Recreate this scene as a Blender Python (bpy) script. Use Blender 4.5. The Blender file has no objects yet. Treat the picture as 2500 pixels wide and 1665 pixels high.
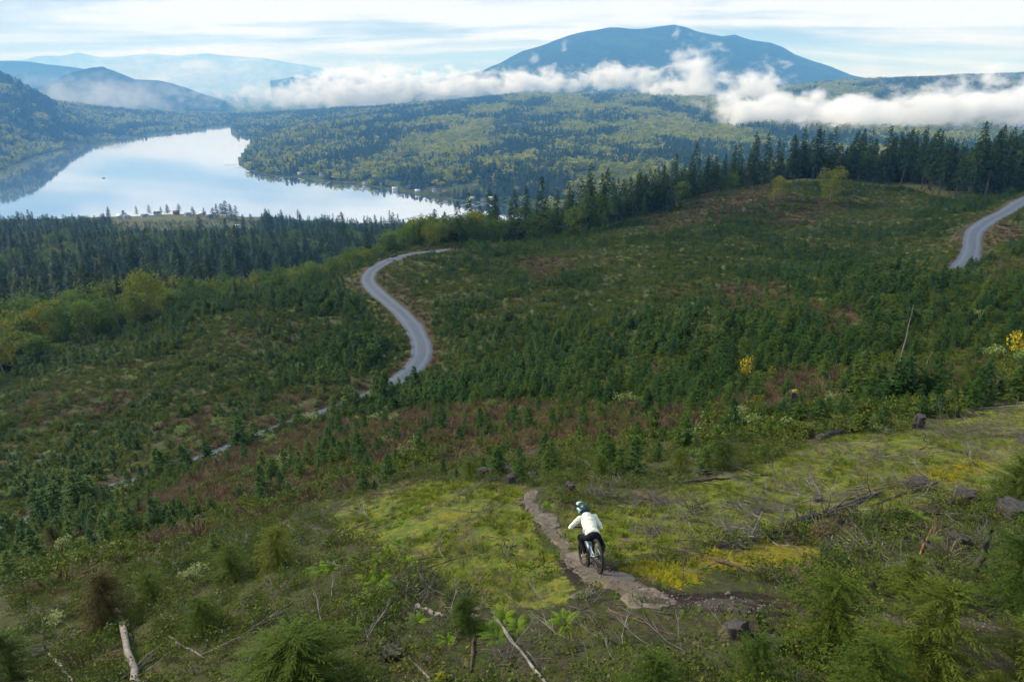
import bpy, math, random
import numpy as np
from mathutils import Vector, Matrix
R_ = math.radians
scene = bpy.context.scene
COL = scene.collection
rng = np.random.default_rng(7)
random.seed(7)

# ------------------------------------------------------------------ camera (at the world origin, lake surface 250 m lower)
PITCH = R_(20.5); FPX = 1690.0; SW, SH = 2500.0, 1665.0
cam_d = bpy.data.cameras.new('camera'); cam = bpy.data.objects.new('camera', cam_d); COL.objects.link(cam)
cam_d.sensor_width = 36.0; cam_d.lens = 36.0 * FPX / SW
cam_d.clip_start = 0.2; cam_d.clip_end = 90000.0
cam.location = (0, 0, 0); cam.rotation_euler = (math.pi/2 - PITCH, 0, 0)
scene.camera = cam

# ------------------------------------------------------------------ sky: Nishita under a broken layer of stratus
SUN_EL, SUN_AZ = R_(33), R_(-66)          # azimuth measured from +Y (view direction), negative = left
world = bpy.data.worlds.new('World'); scene.world = world; world.use_nodes = True
wt = world.node_tree; wn = wt.nodes; wl = wt.links; wn.clear()
def wnode(t, **k):
    n = wn.new(t)
    for a, b in k.items(): setattr(n, a, b)
    return n
sky = wnode('ShaderNodeTexSky', sky_type='NISHITA', sun_disc=False, sun_elevation=SUN_EL, sun_rotation=SUN_AZ, air_density=1.0, dust_density=0.3, ozone_density=1.5, altitude=400)
w_out = wnode('ShaderNodeOutputWorld'); w_bg = wnode('ShaderNodeBackground'); w_bg.inputs['Strength'].default_value = 0.1
tc = wnode('ShaderNodeTexCoord'); sep = wnode('ShaderNodeSeparateXYZ'); wl.new(tc.outputs['Generated'], sep.inputs[0])
def wmath(op, a, b=None, c=None, clamp=False):
    n = wnode('ShaderNodeMath', operation=op, use_clamp=clamp)
    for i, v in enumerate((a, b, c)):
        if v is None: continue
        if isinstance(v, (int, float)): n.inputs[i].default_value = v
        else: wl.new(v, n.inputs[i])
    return n.outputs[0]
zc = wmath('MAXIMUM', wmath('ABSOLUTE', sep.outputs[2]), 0.0)
den = wmath('ADD', zc, 0.10)
px_ = wmath('DIVIDE', sep.outputs[0], den); py_ = wmath('DIVIDE', sep.outputs[1], den)
comb = wnode('ShaderNodeCombineXYZ'); wl.new(px_, comb.inputs[0]); wl.new(py_, comb.inputs[1])
def wnoise(vec, scale, detail, rough, loc=(0,0,0), sc=(1,1,1), dist=0.0):
    m = wnode('ShaderNodeMapping'); m.inputs['Location'].default_value = loc; m.inputs['Scale'].default_value = sc
    wl.new(vec, m.inputs[0]); n = wnode('ShaderNodeTexNoise'); n.inputs['Scale'].default_value = scale
    n.inputs['Detail'].default_value = detail; n.inputs['Roughness'].default_value = rough; n.inputs['Distortion'].default_value = dist
    wl.new(m.outputs[0], n.inputs[0]); return n.outputs[0]
n1 = wnoise(comb.outputs[0], 0.40, 7, 0.60, (3.4, 1.3, 0.7), (0.55, 1.35, 1), 0.6)
n2 = wnoise(tc.outputs['Generated'], 3.2, 7, 0.6, (0.3, 0.2, 1.9), (1, 1, 3.2), 0.4)
cl = wmath('ADD', wmath('MULTIPLY', n1, 0.68), wmath('MULTIPLY', n2, 0.32))
ramp = wnode('ShaderNodeMapRange', interpolation_type='SMOOTHSTEP'); ramp.inputs['From Min'].default_value = 0.43; ramp.inputs['From Max'].default_value = 0.56
wl.new(cl, ramp.inputs['Value'])
# thin veil everywhere: cloud amount 0.35 .. 1
amt = wmath('MULTIPLY_ADD', ramp.outputs[0], 0.13, 0.86)
ccol = wnode('ShaderNodeMix', data_type='RGBA')
wl.new(ramp.outputs[0], ccol.inputs['Factor'])
ccol.inputs['A'].default_value = (1.35, 1.95, 3.05, 1); ccol.inputs['B'].default_value = (5.3, 5.8, 6.5, 1)
mixw = wnode('ShaderNodeMix', data_type='RGBA'); wl.new(amt, mixw.inputs['Factor'])
wl.new(sky.outputs[0], mixw.inputs['A']); wl.new(ccol.outputs['Result'], mixw.inputs['B'])
wl.new(mixw.outputs['Result'], w_bg.inputs['Color']); wl.new(w_bg.outputs[0], w_out.inputs[0])

sun_d = bpy.data.lights.new('sun', 'SUN'); sun = bpy.data.objects.new('sun', sun_d); COL.objects.link(sun)
sun_d.energy = 3.4; sun_d.angle = R_(12); sun_d.color = (1.0, 0.95, 0.86)
sdir = Vector((math.sin(SUN_AZ)*math.cos(SUN_EL), math.cos(SUN_AZ)*math.cos(SUN_EL), math.sin(SUN_EL)))
sun.rotation_euler = sdir.to_track_quat('Z', 'Y').to_euler()

vs = scene.view_settings
vs.view_transform = 'Standard'; vs.look = 'None'; vs.exposure = 0.88; vs.gamma = 1.0; vs.use_curve_mapping = False
cy = scene.cycles
cy.use_denoising = True
try: cy.denoiser = 'OPENIMAGEDENOISE'
except Exception: pass
cy.max_bounces = 10; cy.diffuse_bounces = 3; cy.glossy_bounces = 3; cy.transmission_bounces = 3; cy.transparent_max_bounces = 8
cy.volume_bounces = 8; cy.volume_max_steps = 256; cy.volume_step_rate = 0.35
cy.use_adaptive_sampling = True; cy.adaptive_threshold = 0.02
cy.sample_clamp_indirect = 5.0

# ------------------------------------------------------------------ small helpers
def label(o, text=None, cat=None, group=None, kind=None):
    if text: o['label'] = text
    if cat: o['category'] = cat
    if group: o['group'] = group
    if kind: o['kind'] = kind
    return o
def mesh_np(name, verts, faces, mat=None, smooth=False):
    """verts (n,3); faces: (m,k) array or list of such arrays"""
    me = bpy.data.meshes.new(name)
    verts = np.asarray(verts, dtype=np.float32)
    fl = faces if isinstance(faces, list) else [faces]
    fl = [np.asarray(f, dtype=np.int32) for f in fl if len(f)]
    me.vertices.add(len(verts)); me.vertices.foreach_set('co', verts.ravel())
    nl = sum(f.size for f in fl); npoly = sum(len(f) for f in fl)
    me.loops.add(nl); me.polygons.add(npoly)
    me.loops.foreach_set('vertex_index', np.concatenate([f.ravel() for f in fl]))
    tot = np.concatenate([np.full(len(f), f.shape[1], dtype=np.int32) for f in fl])
    start = np.concatenate([[0], np.cumsum(tot)[:-1]]).astype(np.int32)
    me.polygons.foreach_set('loop_start', start); me.polygons.foreach_set('loop_total', tot)
    if smooth: me.polygons.foreach_set('use_smooth', np.ones(npoly, dtype=bool))
    me.update(calc_edges=True); me.validate()
    if mat: me.materials.append(mat)
    return me
def obj(name, me, parent=None, loc=None):
    o = bpy.data.objects.new(name, me); COL.objects.link(o)
    if parent: o.parent = parent
    if loc is not None: o.location = loc
    return o
def grid_faces(n, m):
    i = np.arange(n-1)[:, None]; j = np.arange(m-1)[None, :]
    a = (i*m + j); return np.stack([a, a+m, a+m+1, a+1], -1).reshape(-1, 4)
def _h(ix, iy, s):
    n = (ix.astype(np.int64)*374761393 + iy.astype(np.int64)*668265263 + s*1442695041) & 0xFFFFFFFF
    n = ((n ^ (n >> 13)) * 1274126177) & 0xFFFFFFFF
    return ((n ^ (n >> 16)) & 0xFFFF) / 65535.0
def vnoise(x, y, s=0):
    x = np.asarray(x, float); y = np.asarray(y, float)
    ix = np.floor(x); iy = np.floor(y); fx = x-ix; fy = y-iy
    ux = fx*fx*(3-2*fx); uy = fy*fy*(3-2*fy)
    a = _h(ix, iy, s); b = _h(ix+1, iy, s); c = _h(ix, iy+1, s); d = _h(ix+1, iy+1, s)
    return (a*(1-ux)+b*ux)*(1-uy) + (c*(1-ux)+d*ux)*uy
def fbm(x, y, s=0, o=4):
    t = 0; a = 0.5; n = 0
    for k in range(o):
        t = t + a*(vnoise(x*2**k, y*2**k, s+k*17)-0.5)*2; n += a; a *= 0.5
    return t/n
def smst(a, b, x):
    t = np.clip((x-a)/(b-a), 0, 1); return t*t*(3-2*t)

def in_poly(x, y, poly):
    x = np.asarray(x, float); y = np.asarray(y, float); c = np.zeros(x.shape, bool); n = len(poly)
    for i in range(n):
        x1, y1 = poly[i]; x2, y2 = poly[(i+1) % n]
        m = ((y1 > y) != (y2 > y)) & (x < (x2-x1)*(y-y1)/(y2-y1+1e-12)+x1); c ^= m
    return c
def edge_d(x, y, poly, closed=True):
    b = np.full(np.shape(x), 1e9); n = len(poly)
    for i in range(n if closed else n-1):
        ax, ay = poly[i]; bx, by = poly[(i+1) % n]; dx, dy = bx-ax, by-ay
        t = np.clip(((x-ax)*dx+(y-ay)*dy)/(dx*dx+dy*dy+1e-9), 0, 1); b = np.minimum(b, np.hypot(x-ax-t*dx, y-ay-t*dy))
    return b
# ------------------------------------------------------------------ a photograph's ray, to measure the lie of the land
CP, SP = math.cos(PITCH), math.sin(PITCH)
def ray(u, v):
    u = np.asarray(u, float); v = np.asarray(v, float)
    x = (u-SW/2)/FPX; y = (SH/2-v)/FPX
    return np.stack([x+0*y, CP+SP*y+0*x, -SP+CP*y+0*x], -1)
def at_y(u, v, Y):
    d = ray(u, v); return d*(np.asarray(Y, float)/d[..., 1])[..., None]
class TPS:
    """thin-plate interpolation of slope-to-origin over (azimuth, log range)"""
    def __init__(s, pts, k=1.6):
        p = np.array([at_y(u, v, Y) for u, v, Y in pts]); s.k = k
        s.c = s.key(p[:, 0], p[:, 1]); q = p[:, 2]/np.hypot(p[:, 0], p[:, 1])
        n = len(p); A = np.zeros((n+3, n+3)); A[:n, :n] = s.ker(s.c[:, None]-s.c[None]); A[:n, :n] += np.eye(n)*1e-4
        A[:n, n] = 1; A[:n, n+1:] = s.c; A[n, :n] = 1; A[n+1:, :n] = s.c.T
        s.w = np.linalg.solve(A, np.concatenate([q, [0, 0, 0]]))
    def key(s, x, y): return np.stack([np.arctan2(x, y)*s.k, np.log(np.hypot(x, y))], -1)
    def ker(s, d):
        r2 = (d**2).sum(-1); return 0.5*r2*np.log(r2+1e-12)
    def __call__(s, x, y):
        sh = np.shape(x); x = np.ravel(x); y = np.ravel(y); out = np.empty(len(x)); n = len(s.c)
        for i in range(0, len(x), 100000):
            k = s.key(x[i:i+100000], y[i:i+100000])
            out[i:i+100000] = s.ker(k[:, None]-s.c[None]) @ s.w[:n] + s.w[n] + k @ s.w[n+1:]
        return (out*np.hypot(x, y)).reshape(sh)

hill_pts = [
 (-500,1665,10.5),(0,1665,13.5),(500,1665,11),(1250,1665,8.6),(2000,1665,8.0),(2500,1665,8.0),(3000,1665,8.3),
 (0,1450,27),(500,1400,19),(1000,1400,14.3),(1465,1397,12.8),(1428,1378,13.75),(2000,1450,11.6),(2500,1400,13),
 (650,1250,35),(1000,1250,20.5),(1300,1255,18.2),(2000,1300,16),(-300,1280,64),(0,1280,63),
 (1500,1200,22.5),(1000,1150,33),(2000,1150,23),(2500,1200,19),(372,1147,77),
 (650,1040,93),(1000,1050,62),(1500,1000,62),(2000,1060,31),(2000,950,50),(2500,1000,35),(2500,930,43),(2900,930,40),
 (1020,913,119),(1050,830,140),(862,690,205),(880,655,222),(925,634,238),(960,620,250),(1009,603,266),(1100,597,272),(1200,596,272),(640,800,160),(530,740,190),(250,860,155),(0,920,148),(-300,990,140),
 (1500,800,115),(1500,700,160),(1500,640,192),(1250,750,150),(1250,680,190),(2000,800,90),(2000,700,130),(2000,640,180),(2500,800,70),(2500,650,125),(2500,560,180),(2340,640,150),
 (2500,490,230),(2010,440,330),(1700,482,330),(1500,548,310),(1800,560,245),(2150,520,260),(2900,480,230),(2300,470,290)]
def zq(u, Y, z):       # a hidden point given by column, distance and height
    x = (u-SW/2)/FPX; # solve v for which ray has z/Y
    q = z/Y; y = (q*CP+SP)/(CP-q*SP); return (u_adj(u, Y, q), SH/2-y*FPX, Y)
def u_adj(u, Y, q): return u
hill_pts += [zq(u, Y, z) for u, Y, z in [
 (-300,300,-112),(100,300,-104),(500,260,-88),(780,290,-96),(1100,350,-95),(1400,380,-92),(1700,440,-86),(2000,450,-75),(2400,420,-55),(2900,400,-45),
 (-300,620,-150),(300,600,-146),(900,600,-146),(1400,600,-140),(2000,700,-130),(2600,700,-100),
 (-300,1000,-205),(300,1000,-210),(900,1000,-215),(1500,1000,-215),(2200,1100,-200),(2900,1100,-180),
 (-300,1400,-262),(300,1430,-248),(420,1430,-247),(900,1400,-264),(1500,1500,-255),(2300,1700,-250)]]
hillT = TPS(hill_pts)
def base_h(x, y):
    r = np.hypot(x, y); z = hillT(x, y)
    az_ = np.arctan2(x, y); calm = 1-smst(-.30, -.24, az_)*(1-smst(.0, .08, az_))*smst(170, 200, r)
    z = z + fbm(x/45, y/45, 3, 3)*(.9+1.7*calm)*smst(45, 110, r) + fbm(x/11, y/11, 9, 3)*0.55*smst(12, 60, r)
    z = z + fbm(x/2.3, y/2.3, 21, 3)*0.10*smst(4, 14, r) + fbm(x/0.7, y/0.7, 5, 2)*0.035
    return z
RM = np.geomspace(4, 1500, 1400)
def hit(u, v, hf=base_h):
    u = np.atleast_1d(np.asarray(u, float)); v = np.atleast_1d(np.asarray(v, float)); d = ray(u, v)
    hl = np.hypot(d[:, 0], d[:, 1]); d = d/hl[:, None]
    X = d[:, None, 0]*RM; Y = d[:, None, 1]*RM; Z = d[:, None, 2]*RM
    g = Z-hf(X, Y); below = g < 0; k = np.where(below.any(1), below.argmax(1), len(RM)-1); k = np.maximum(k, 1)
    i = np.arange(len(u)); a = g[i, k-1]; b = g[i, k]; t = np.clip(a/(a-b+1e-9), 0, 1); r = RM[k-1]*(1-t)+RM[k]*t
    return d*r[:, None]
DS = SW/2354.0                     # the photograph was measured at 2354 px wide
def hitd(pts, hf=base_h):
    p = np.array(pts, float)*DS; return hit(p[:, 0], p[:, 1], hf)

# ------------------------------------------------------------------ gravel road bed (two visible stretches)
def resample(p, step):
    s = np.concatenate([[0], np.cumsum(np.linalg.norm(np.diff(p[:, :2], axis=0), axis=1))])
    n = max(4, int(s[-1]/step)); t = np.linspace(0, s[-1], n)
    return np.stack([np.interp(t, s, p[:, i]) for i in range(3)], -1)
def smooth_line(p, n):
    for _ in range(n):
        q = p.copy(); q[1:-1] = (p[:-2]+2*p[1:-1]+p[2:])/4; p = q
    return p
ROAD_A = [(-90,1245),(40,1195),(150,1155),(350,1080),(480,1038),(560,1003),(640,972),(760,928),(830,903),(900,878),(945,855),(970,828),(973,795),(955,757),(925,720),(890,690),(857,665),(842,647),(848,628),(870,612),(905,595),(945,583),(975,578),(1035,576)]
ROAD_B = [(1600,594),(1640,599),(1700,606),(1840,618),(1990,624),(2120,626),(2195,618),(2228,592),(2238,560),(2234,535),(2262,512),(2310,488),(2354,460),(2440,425)]
roads = []
for R0 in (ROAD_A, ROAD_B):
    p = hitd(R0); p = smooth_line(resample(p, 2.0), 10); 
    zz = smooth_line(p.copy(), 60)[:, 2]; p[:, 2] = zz; roads.append(resample(p, 1.5))
_s = np.linspace(0, 1, len(roads[0])); roads[0][:, 2] -= 1.5*(1-smst(.30, .42, _s))
_s = np.linspace(0, 1, len(roads[1])); roads[1][:, 2] -= 1.0*(1-smst(.45, .6, _s))
def poly_d(x, y, p):
    """distance to a polyline and its height there"""
    best = np.full(x.shape, 1e9); zb = np.zeros(x.shape)
    for i in range(0, len(p)-1, 2):
        j = min(i+2, len(p)-1); ax, ay, az = p[i]; bx, by, bz = p[j]
        dx, dy = bx-ax, by-ay; t = np.clip(((x-ax)*dx+(y-ay)*dy)/(dx*dx+dy*dy+1e-9), 0, 1)
        d = np.hypot(x-ax-t*dx, y-ay-t*dy); m = d < best
        best = np.where(m, d, best); zb = np.where(m, az+t*(bz-az), zb)
    return best, zb
ROAD_HALF = 2.4
def road_d(x, y):
    x = np.asarray(x, float); y = np.asarray(y, float); best = np.full(x.shape, 1e9); zb = np.zeros(x.shape)
    for p in roads:
        lo = p.min(0)-12; hi = p.max(0)+12
        m = (x > lo[0]) & (x < hi[0]) & (y > lo[1]) & (y < hi[1])
        if not m.any(): continue
        d, z = poly_d(x[m], y[m], p); b = best[m]; zz = zb[m]; k = d < b
        b[k] = d[k]; zz[k] = z[k]; best[m] = b; zb[m] = zz
    return best, zb
def ground(x, y):
    x = np.asarray(x, float); y = np.asarray(y, float)
    z = base_h(x, y); d, zr = road_d(x, y); w = 1-smst(ROAD_HALF+0.5, ROAD_HALF+3.2, d)
    return z*(1-w) + zr*w

PATH = np.concatenate([smooth_line(resample(hitd(q, ground), .25), 4) for q in ([(1228,1126),(1214,1148),(1228,1178),(1256,1200),(1276,1230),(1300,1262),(1325,1292),(1370,1326),(1440,1348),(1510,1378)], [(1480,1372),(1560,1388),(1700,1392),(1900,1408),(2100,1430),(2300,1440)])])
def path_d(x, y):
    x = np.asarray(x, float); y = np.asarray(y, float); d = np.full(x.shape, 9.)
    for px0, py0, _ in PATH: d = np.minimum(d, np.hypot(x-px0, y-py0))
    return d
# ------------------------------------------------------------------ materials
def new_mat(name):
    m = bpy.data.materials.new(name); m.use_nodes = True; m.node_tree.nodes.clear(); return m
class NT:
    def __init__(s, m): s.t = m.node_tree; s.n = s.t.nodes; s.l = s.t.links
    def add(s, typ, **k):
        n = s.n.new(typ)
        for a, b in k.items(): setattr(n, a, b)
        return n
    def put(s, sock, v):
        if hasattr(v, 'node'): s.l.new(v, sock)
        elif isinstance(v, (tuple, list)) and len(v) == 3 and sock.type == 'RGBA': sock.default_value = (*v, 1)
        else: sock.default_value = v
    def math(s, op, *a, clamp=False):
        n = s.add('ShaderNodeMath', operation=op, use_clamp=clamp)
        for i, v in enumerate(a): s.put(n.inputs[i], v)
        return n.outputs[0]
    def mix(s, f, a, b):
        n = s.add('ShaderNodeMix', data_type='RGBA'); s.put(n.inputs['Factor'], f); s.put(n.inputs['A'], a); s.put(n.inputs['B'], b); return n.outputs['Result']
    def noise(s, scale, detail=4, rough=0.6, vec=None, dist=0.0, sc=None):
        n = s.add('ShaderNodeTexNoise'); n.inputs['Scale'].default_value = scale; n.inputs['Detail'].default_value = detail
        n.inputs['Roughness'].default_value = rough; n.inputs['Distortion'].default_value = dist
        if vec is not None:
            if sc:
                m = s.add('ShaderNodeMapping'); m.inputs['Scale'].default_value = sc; s.l.new(vec, m.inputs[0]); vec = m.outputs[0]
            s.l.new(vec, n.inputs['Vector'])
        return n.outputs[0]
    def step(s, v, a, b):
        n = s.add('ShaderNodeMapRange', interpolation_type='SMOOTHSTEP'); s.put(n.inputs['Value'], v)
        n.inputs['From Min'].default_value = a; n.inputs['From Max'].default_value = b; return n.outputs[0]
    def bump(s, h, strength, dist):
        n = s.add('ShaderNodeBump'); n.inputs['Strength'].default_value = strength; n.inputs['Distance'].default_value = dist; s.l.new(h, n.inputs['Height']); return n.outputs[0]
    def pbsdf(s, col, rough=0.8, normal=None, metal=0.0, spec=0.3):
        n = s.add('ShaderNodeBsdfPrincipled'); s.put(n.inputs['Base Color'], col); s.put(n.inputs['Roughness'], rough)
        n.inputs['Metallic'].default_value = metal; n.inputs['Specular IOR Level'].default_value = spec
        if normal is not None: s.l.new(normal, n.inputs['Normal'])
        return n.outputs[0]
    def out(s, sh, vol=None):
        o = s.add('ShaderNodeOutputMaterial')
        if sh is not None: s.l.new(sh, o.inputs['Surface'])
        if vol is not None: s.l.new(vol, o.inputs['Volume'])
    def attr(s, name): return s.add('ShaderNodeAttribute', attribute_name=name)
    def pos(s): return s.add('ShaderNodeNewGeometry').outputs['Position']
    def ocoord(s): return s.add('ShaderNodeTexCoord').outputs['Object']
    def rand(s): return s.add('ShaderNodeObjectInfo').outputs['Random']
MATS = {}

def m_ground():
    m = new_mat('hillside_ground'); t = NT(m); P = t.pos()
    a = t.attr('cover'); sepc = t.add('ShaderNodeSeparateColor'); t.l.new(a.outputs['Color'], sepc.inputs[0])
    moss, brown, soil = sepc.outputs
    nf = t.noise(7.0, 6, 0.72, P); nm = t.noise(0.9, 5, 0.65, P); nl = t.noise(0.12, 4, 0.6, P); nx = t.noise(32.0, 4, 0.7, P); n3 = t.noise(2.6, 5, .7, P, dist=.6)
    duff = t.mix(t.step(nm, .35, .65), (0.050, 0.056, 0.020), (0.076, 0.062, 0.034))
    duff = t.mix(t.step(nf, .52, .62), duff, (0.082, 0.070, 0.044)); duff = t.mix(t.step(nx, .52, .62), duff, (0.012, 0.011, 0.008))
    grn = t.mix(t.step(nl, .4, .6), (0.046, 0.072, 0.014), (0.078, 0.094, 0.020)); duff = t.mix(t.math('MULTIPLY', t.step(n3, .44, .58), .8), duff, grn)
    brn = t.mix(t.step(nf, .35, .7), (0.046, 0.030, 0.018), (0.092, 0.066, 0.040)); brn = t.mix(t.step(nx, .52, .7), brn, (0.088, 0.068, 0.042)); brn = t.mix(t.math('MULTIPLY', t.step(n3, .5, .62), .6), brn, grn)
    ms = t.mix(t.step(n3, .40, .60), (0.095, 0.145, 0.020), (0.205, 0.205, 0.026)); ms = t.mix(t.step(nf, .50, .64), ms, (0.080, 0.082, 0.028)); ms = t.mix(t.math('MULTIPLY', t.step(nx, .54, .66), .7), ms, (0.030, 0.030, 0.014)); ms = t.mix(t.math('MULTIPLY', t.step(nm, .50, .60), .8), ms, (0.080, 0.066, 0.040))
    yl = t.mix(t.step(n3, .38, .62), (0.27, 0.215, 0.010), (0.20, 0.190, 0.020)); yl = t.mix(t.step(nf, .5, .62), yl, (0.105, 0.080, 0.016)); yl = t.mix(t.step(nx, .55, .68), yl, (0.045, 0.038, 0.014))
    sl = t.mix(t.step(nf, .35, .7), (0.016, 0.012, 0.010), (0.048, 0.036, 0.028)); sl = t.mix(t.step(nx, .58, .7), sl, (0.085, 0.066, 0.050))
    def mask(v, nz, k): return t.step(t.math('ADD', v, t.math('MULTIPLY_ADD', nz, k, -.5*k)), .38, .62)
    c = t.mix(mask(brown, n3, 1.6), duff, brn)
    c = t.mix(mask(moss, n3, 1.5), c, ms)
    c = t.mix(t.math('MULTIPLY', mask(t.math('SUBTRACT', a.outputs['Alpha'], .12), nf, 2.0), .85), c, yl)
    c = t.mix(mask(soil, nf, 1.5), c, sl)
    t.out(t.pbsdf(c, 0.92, t.bump(t.math('ADD', t.math('MULTIPLY', nx, .35), t.math('ADD', nf, n3)), 1.0, 0.10), spec=0.12)); return m
def m_gravel():
    m = new_mat('road_gravel'); t = NT(m); P = t.pos()
    n = t.noise(3.0, 8, 0.75, P); n2 = t.noise(0.25, 4, 0.6, P); ac = t.math('ABSOLUTE', t.attr('across').outputs['Fac']); ne = t.noise(.9, 5, .7, P)
    c = t.mix(t.step(n, .3, .7), (0.046, 0.062, 0.086), (0.098, 0.121, 0.156)); c = t.mix(t.math('MULTIPLY', t.step(n2, .45, .65), .35), c, (0.06, 0.066, 0.07))
    rut = t.math('MULTIPLY', t.step(t.math('ABSOLUTE', t.math('SUBTRACT', ac, .47)), .20, .05), .6); c = t.mix(rut, c, (0.110, 0.134, 0.172))
    verge = t.step(t.math('ADD', ac, t.math('MULTIPLY_ADD', ne, .8, -.4)), .82, .98); c = t.mix(verge, c, (0.062, 0.054, 0.030)); crown = t.math('MULTIPLY', t.step(t.math('SUBTRACT', t.math('MULTIPLY_ADD', ne, .5, -.1), ac), .06, .2), .45); c = t.mix(crown, c, (0.052, 0.056, 0.040))
    t.out(t.pbsdf(c, 0.9, t.bump(n, .5, .06))); return m
def m_lake():
    m = new_mat('lake_water'); t = NT(m); P = t.pos()
    w = t.noise(0.02, 5, 0.6, P, sc=(1, .5, 1)); big = t.noise(0.0016, 3, 0.5, P, sc=(1, .4, 1))
    g = t.add('ShaderNodeBsdfGlossy'); g.inputs['Color'].default_value = (0.93, 0.95, 0.98, 1)
    t.put(g.inputs['Roughness'], t.math('MULTIPLY_ADD', big, .10, -0.01)); t.l.new(t.bump(w, .05, .35), g.inputs['Normal'])
    d = t.pbsdf((0.05, 0.10, 0.15), 0.3); mx = t.add('ShaderNodeMixShader'); mx.inputs[0].default_value = 0.82
    t.l.new(d, mx.inputs[1]); t.l.new(g.outputs[0], mx.inputs[2]); t.out(mx.outputs[0]); return m
def m_farland(name, c1, c2, s, c3=None):
    m = new_mat(name); t = NT(m); P = t.pos(); n = t.noise(s, 8, 0.75, P); n2 = t.noise(s*.12, 5, .6, P)
    c = t.mix(t.step(n, .35, .68), c1, c2)
    if c3: c = t.mix(t.step(n2, .55, .62), c, c3)
    t.out(t.pbsdf(c, 1.0, t.bump(n, 1.0, 0.5/s), spec=0.0)); return m
MATS['ground'] = m_ground(); MATS['gravel'] = m_gravel(); MATS['lake'] = m_lake()
MATS['valley'] = m_farland('valley_understory', (0.045, 0.065, 0.022), (0.120, 0.140, 0.040), 0.02)
MATS['mountain'] = m_farland('mountain_forest', (0.010, 0.022, 0.018), (0.036, 0.056, 0.034), 0.012, (0.040, 0.062, 0.030))
MATS['alp'] = m_farland('alpine_rock_and_snow', (0.03, 0.04, 0.045), (0.05, 0.06, 0.06), 0.001, (0.6, 0.62, 0.65))

# ------------------------------------------------------------------ hillside sheet
def polar_sheet(name, az0, az1, na, r0, r1, nr, hf, mat):
    az = np.radians(np.linspace(az0, az1, na)); r = np.geomspace(r0, r1, nr)
    A, Rr = np.meshgrid(az, r, indexing='ij'); X = np.sin(A)*Rr; Y = np.cos(A)*Rr; Z = hf(X, Y)
    me = mesh_np(name, np.stack([X, Y, Z], -1).reshape(-1, 3), grid_faces(na, nr)[:, ::-1], mat, True)
    return me, X.ravel(), Y.ravel()

def wob(x, y, s=0):            # ragged zone borders, wider with distance
    k = np.clip(np.hypot(x, y)*.035, .25, 6); return x+fbm(x/k/1.5, y/k/1.5, 51+s, 3)*k*.8, y+fbm(x/k/1.5+7, y/k/1.5, 57+s, 3)*k*.8
ZONES = {k: [hitd(p, ground)[:, :2] for p in v] for k, v in dict(
 moss=[[(740,1165),(900,1118),(1100,1108),(1210,1118),(1200,1160),(1245,1230),(1290,1290),(1340,1345),(1300,1372),(1150,1380),(1000,1335),(900,1275),(800,1225)],
       [(1290,1195),(1400,1165),(1600,1110),(1800,1062),(1900,1018),(2100,978),(2354,930),(2480,920),(2480,1130),(2200,1140),(2000,1175),(1800,1225),(1600,1250),(1430,1290),(1330,1265)],
       [(1060,1385),(1250,1372),(1340,1360),(1330,1382),(1200,1400)]],
 yellow=[[(1425,1312),(1560,1290),(1625,1308),(1645,1335),(1560,1362),(1490,1335)],[(1590,1285),(1700,1260),(1850,1250),(1910,1285),(1800,1312),(1650,1318)],[(2030,1085),(2180,1062),(2330,1040),(2354,1080),(2150,1120)],[(1350,1335),(1420,1325),(1440,1350),(1370,1362)],[(980,1185),(1080,1175),(1090,1200),(1000,1210)]],
 brown=[[(560,965),(900,950),(1300,935),(1700,920),(1850,845),(2020,875),(1880,950),(1500,1005),(1200,1045),(800,1105),(500,1175),(280,1190)],[(1650,430),(1800,440),(1960,480),(1850,520),(1600,500)],[(1480,500),(1650,470),(1700,500),(1500,540)],[(1180,590),(1330,600),(1280,660),(1200,640)],[(1650,660),(1780,650),(1800,690),(1700,720)],[(1860,700),(1980,710),(1960,790),(1880,780)],[(330,990),(420,965),(500,930),(470,990)],[(150,960),(230,920),(330,880),(250,960)],[(2270,520),(2354,500),(2340,560),(2270,570)],[(880,640),(910,630),(1000,760),(985,800)],[(990,800),(1020,800),(1010,880),(990,870)],[(1030,1060),(1075,1035),(1080,1060),(1045,1085)]],
 litter=[[(880,1405),(1330,1388),(1560,1412),(1760,1425),(1720,1530),(1400,1545),(1080,1510),(900,1480)]],
 soil=[[(1500,1362),(1700,1362),(1850,1385),(2100,1395),(2354,1385),(2480,1380),(2480,1480),(2150,1475),(1900,1432),(1700,1412),(1550,1400)],[(1190,1150),(1235,1142),(1235,1172),(1210,1180)],[(1420,1352),(1530,1352),(1560,1385),(1440,1390)],[(1290,1290),(1340,1280),(1480,1340),(1430,1365),(1340,1345)],[(2150,1480),(2354,1470),(2354,1560),(2200,1540)],[(1030,1065),(1070,1035),(1078,1050),(1045,1085)]]).items()}
def in_zone(k, x, y, w=True):
    if w: x, y = wob(x, y)
    m = np.zeros(np.shape(x), bool)
    for p in ZONES[k]:
        lo = p.min(0)-1; hi = p.max(0)+1; b = (x > lo[0]) & (x < hi[0]) & (y > lo[1]) & (y < hi[1])
        if b.any(): m[b] |= in_poly(x[b], y[b], p)
    return m
hill_me, HX, HY = polar_sheet('hillside', -60, 60, 520, 3.0, 1500, 560, ground, MATS['ground'])
hillside = label(obj('hillside', hill_me), 'replanted logged hillside falling away towards the lake', 'hillside', kind='structure')
cov = np.zeros((len(HX), 4), dtype=np.float32); cov[:, 3] = 1
def soft(k, n=10):
    a = np.zeros(len(HX)); rr = np.hypot(HX, HY)*.03
    for i in range(n): a += in_zone(k, HX+np.cos(i*2.4)*rr*math.sqrt((i+.5)/n), HY+np.sin(i*2.4)*rr*math.sqrt((i+.5)/n))
    return a/n
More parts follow.
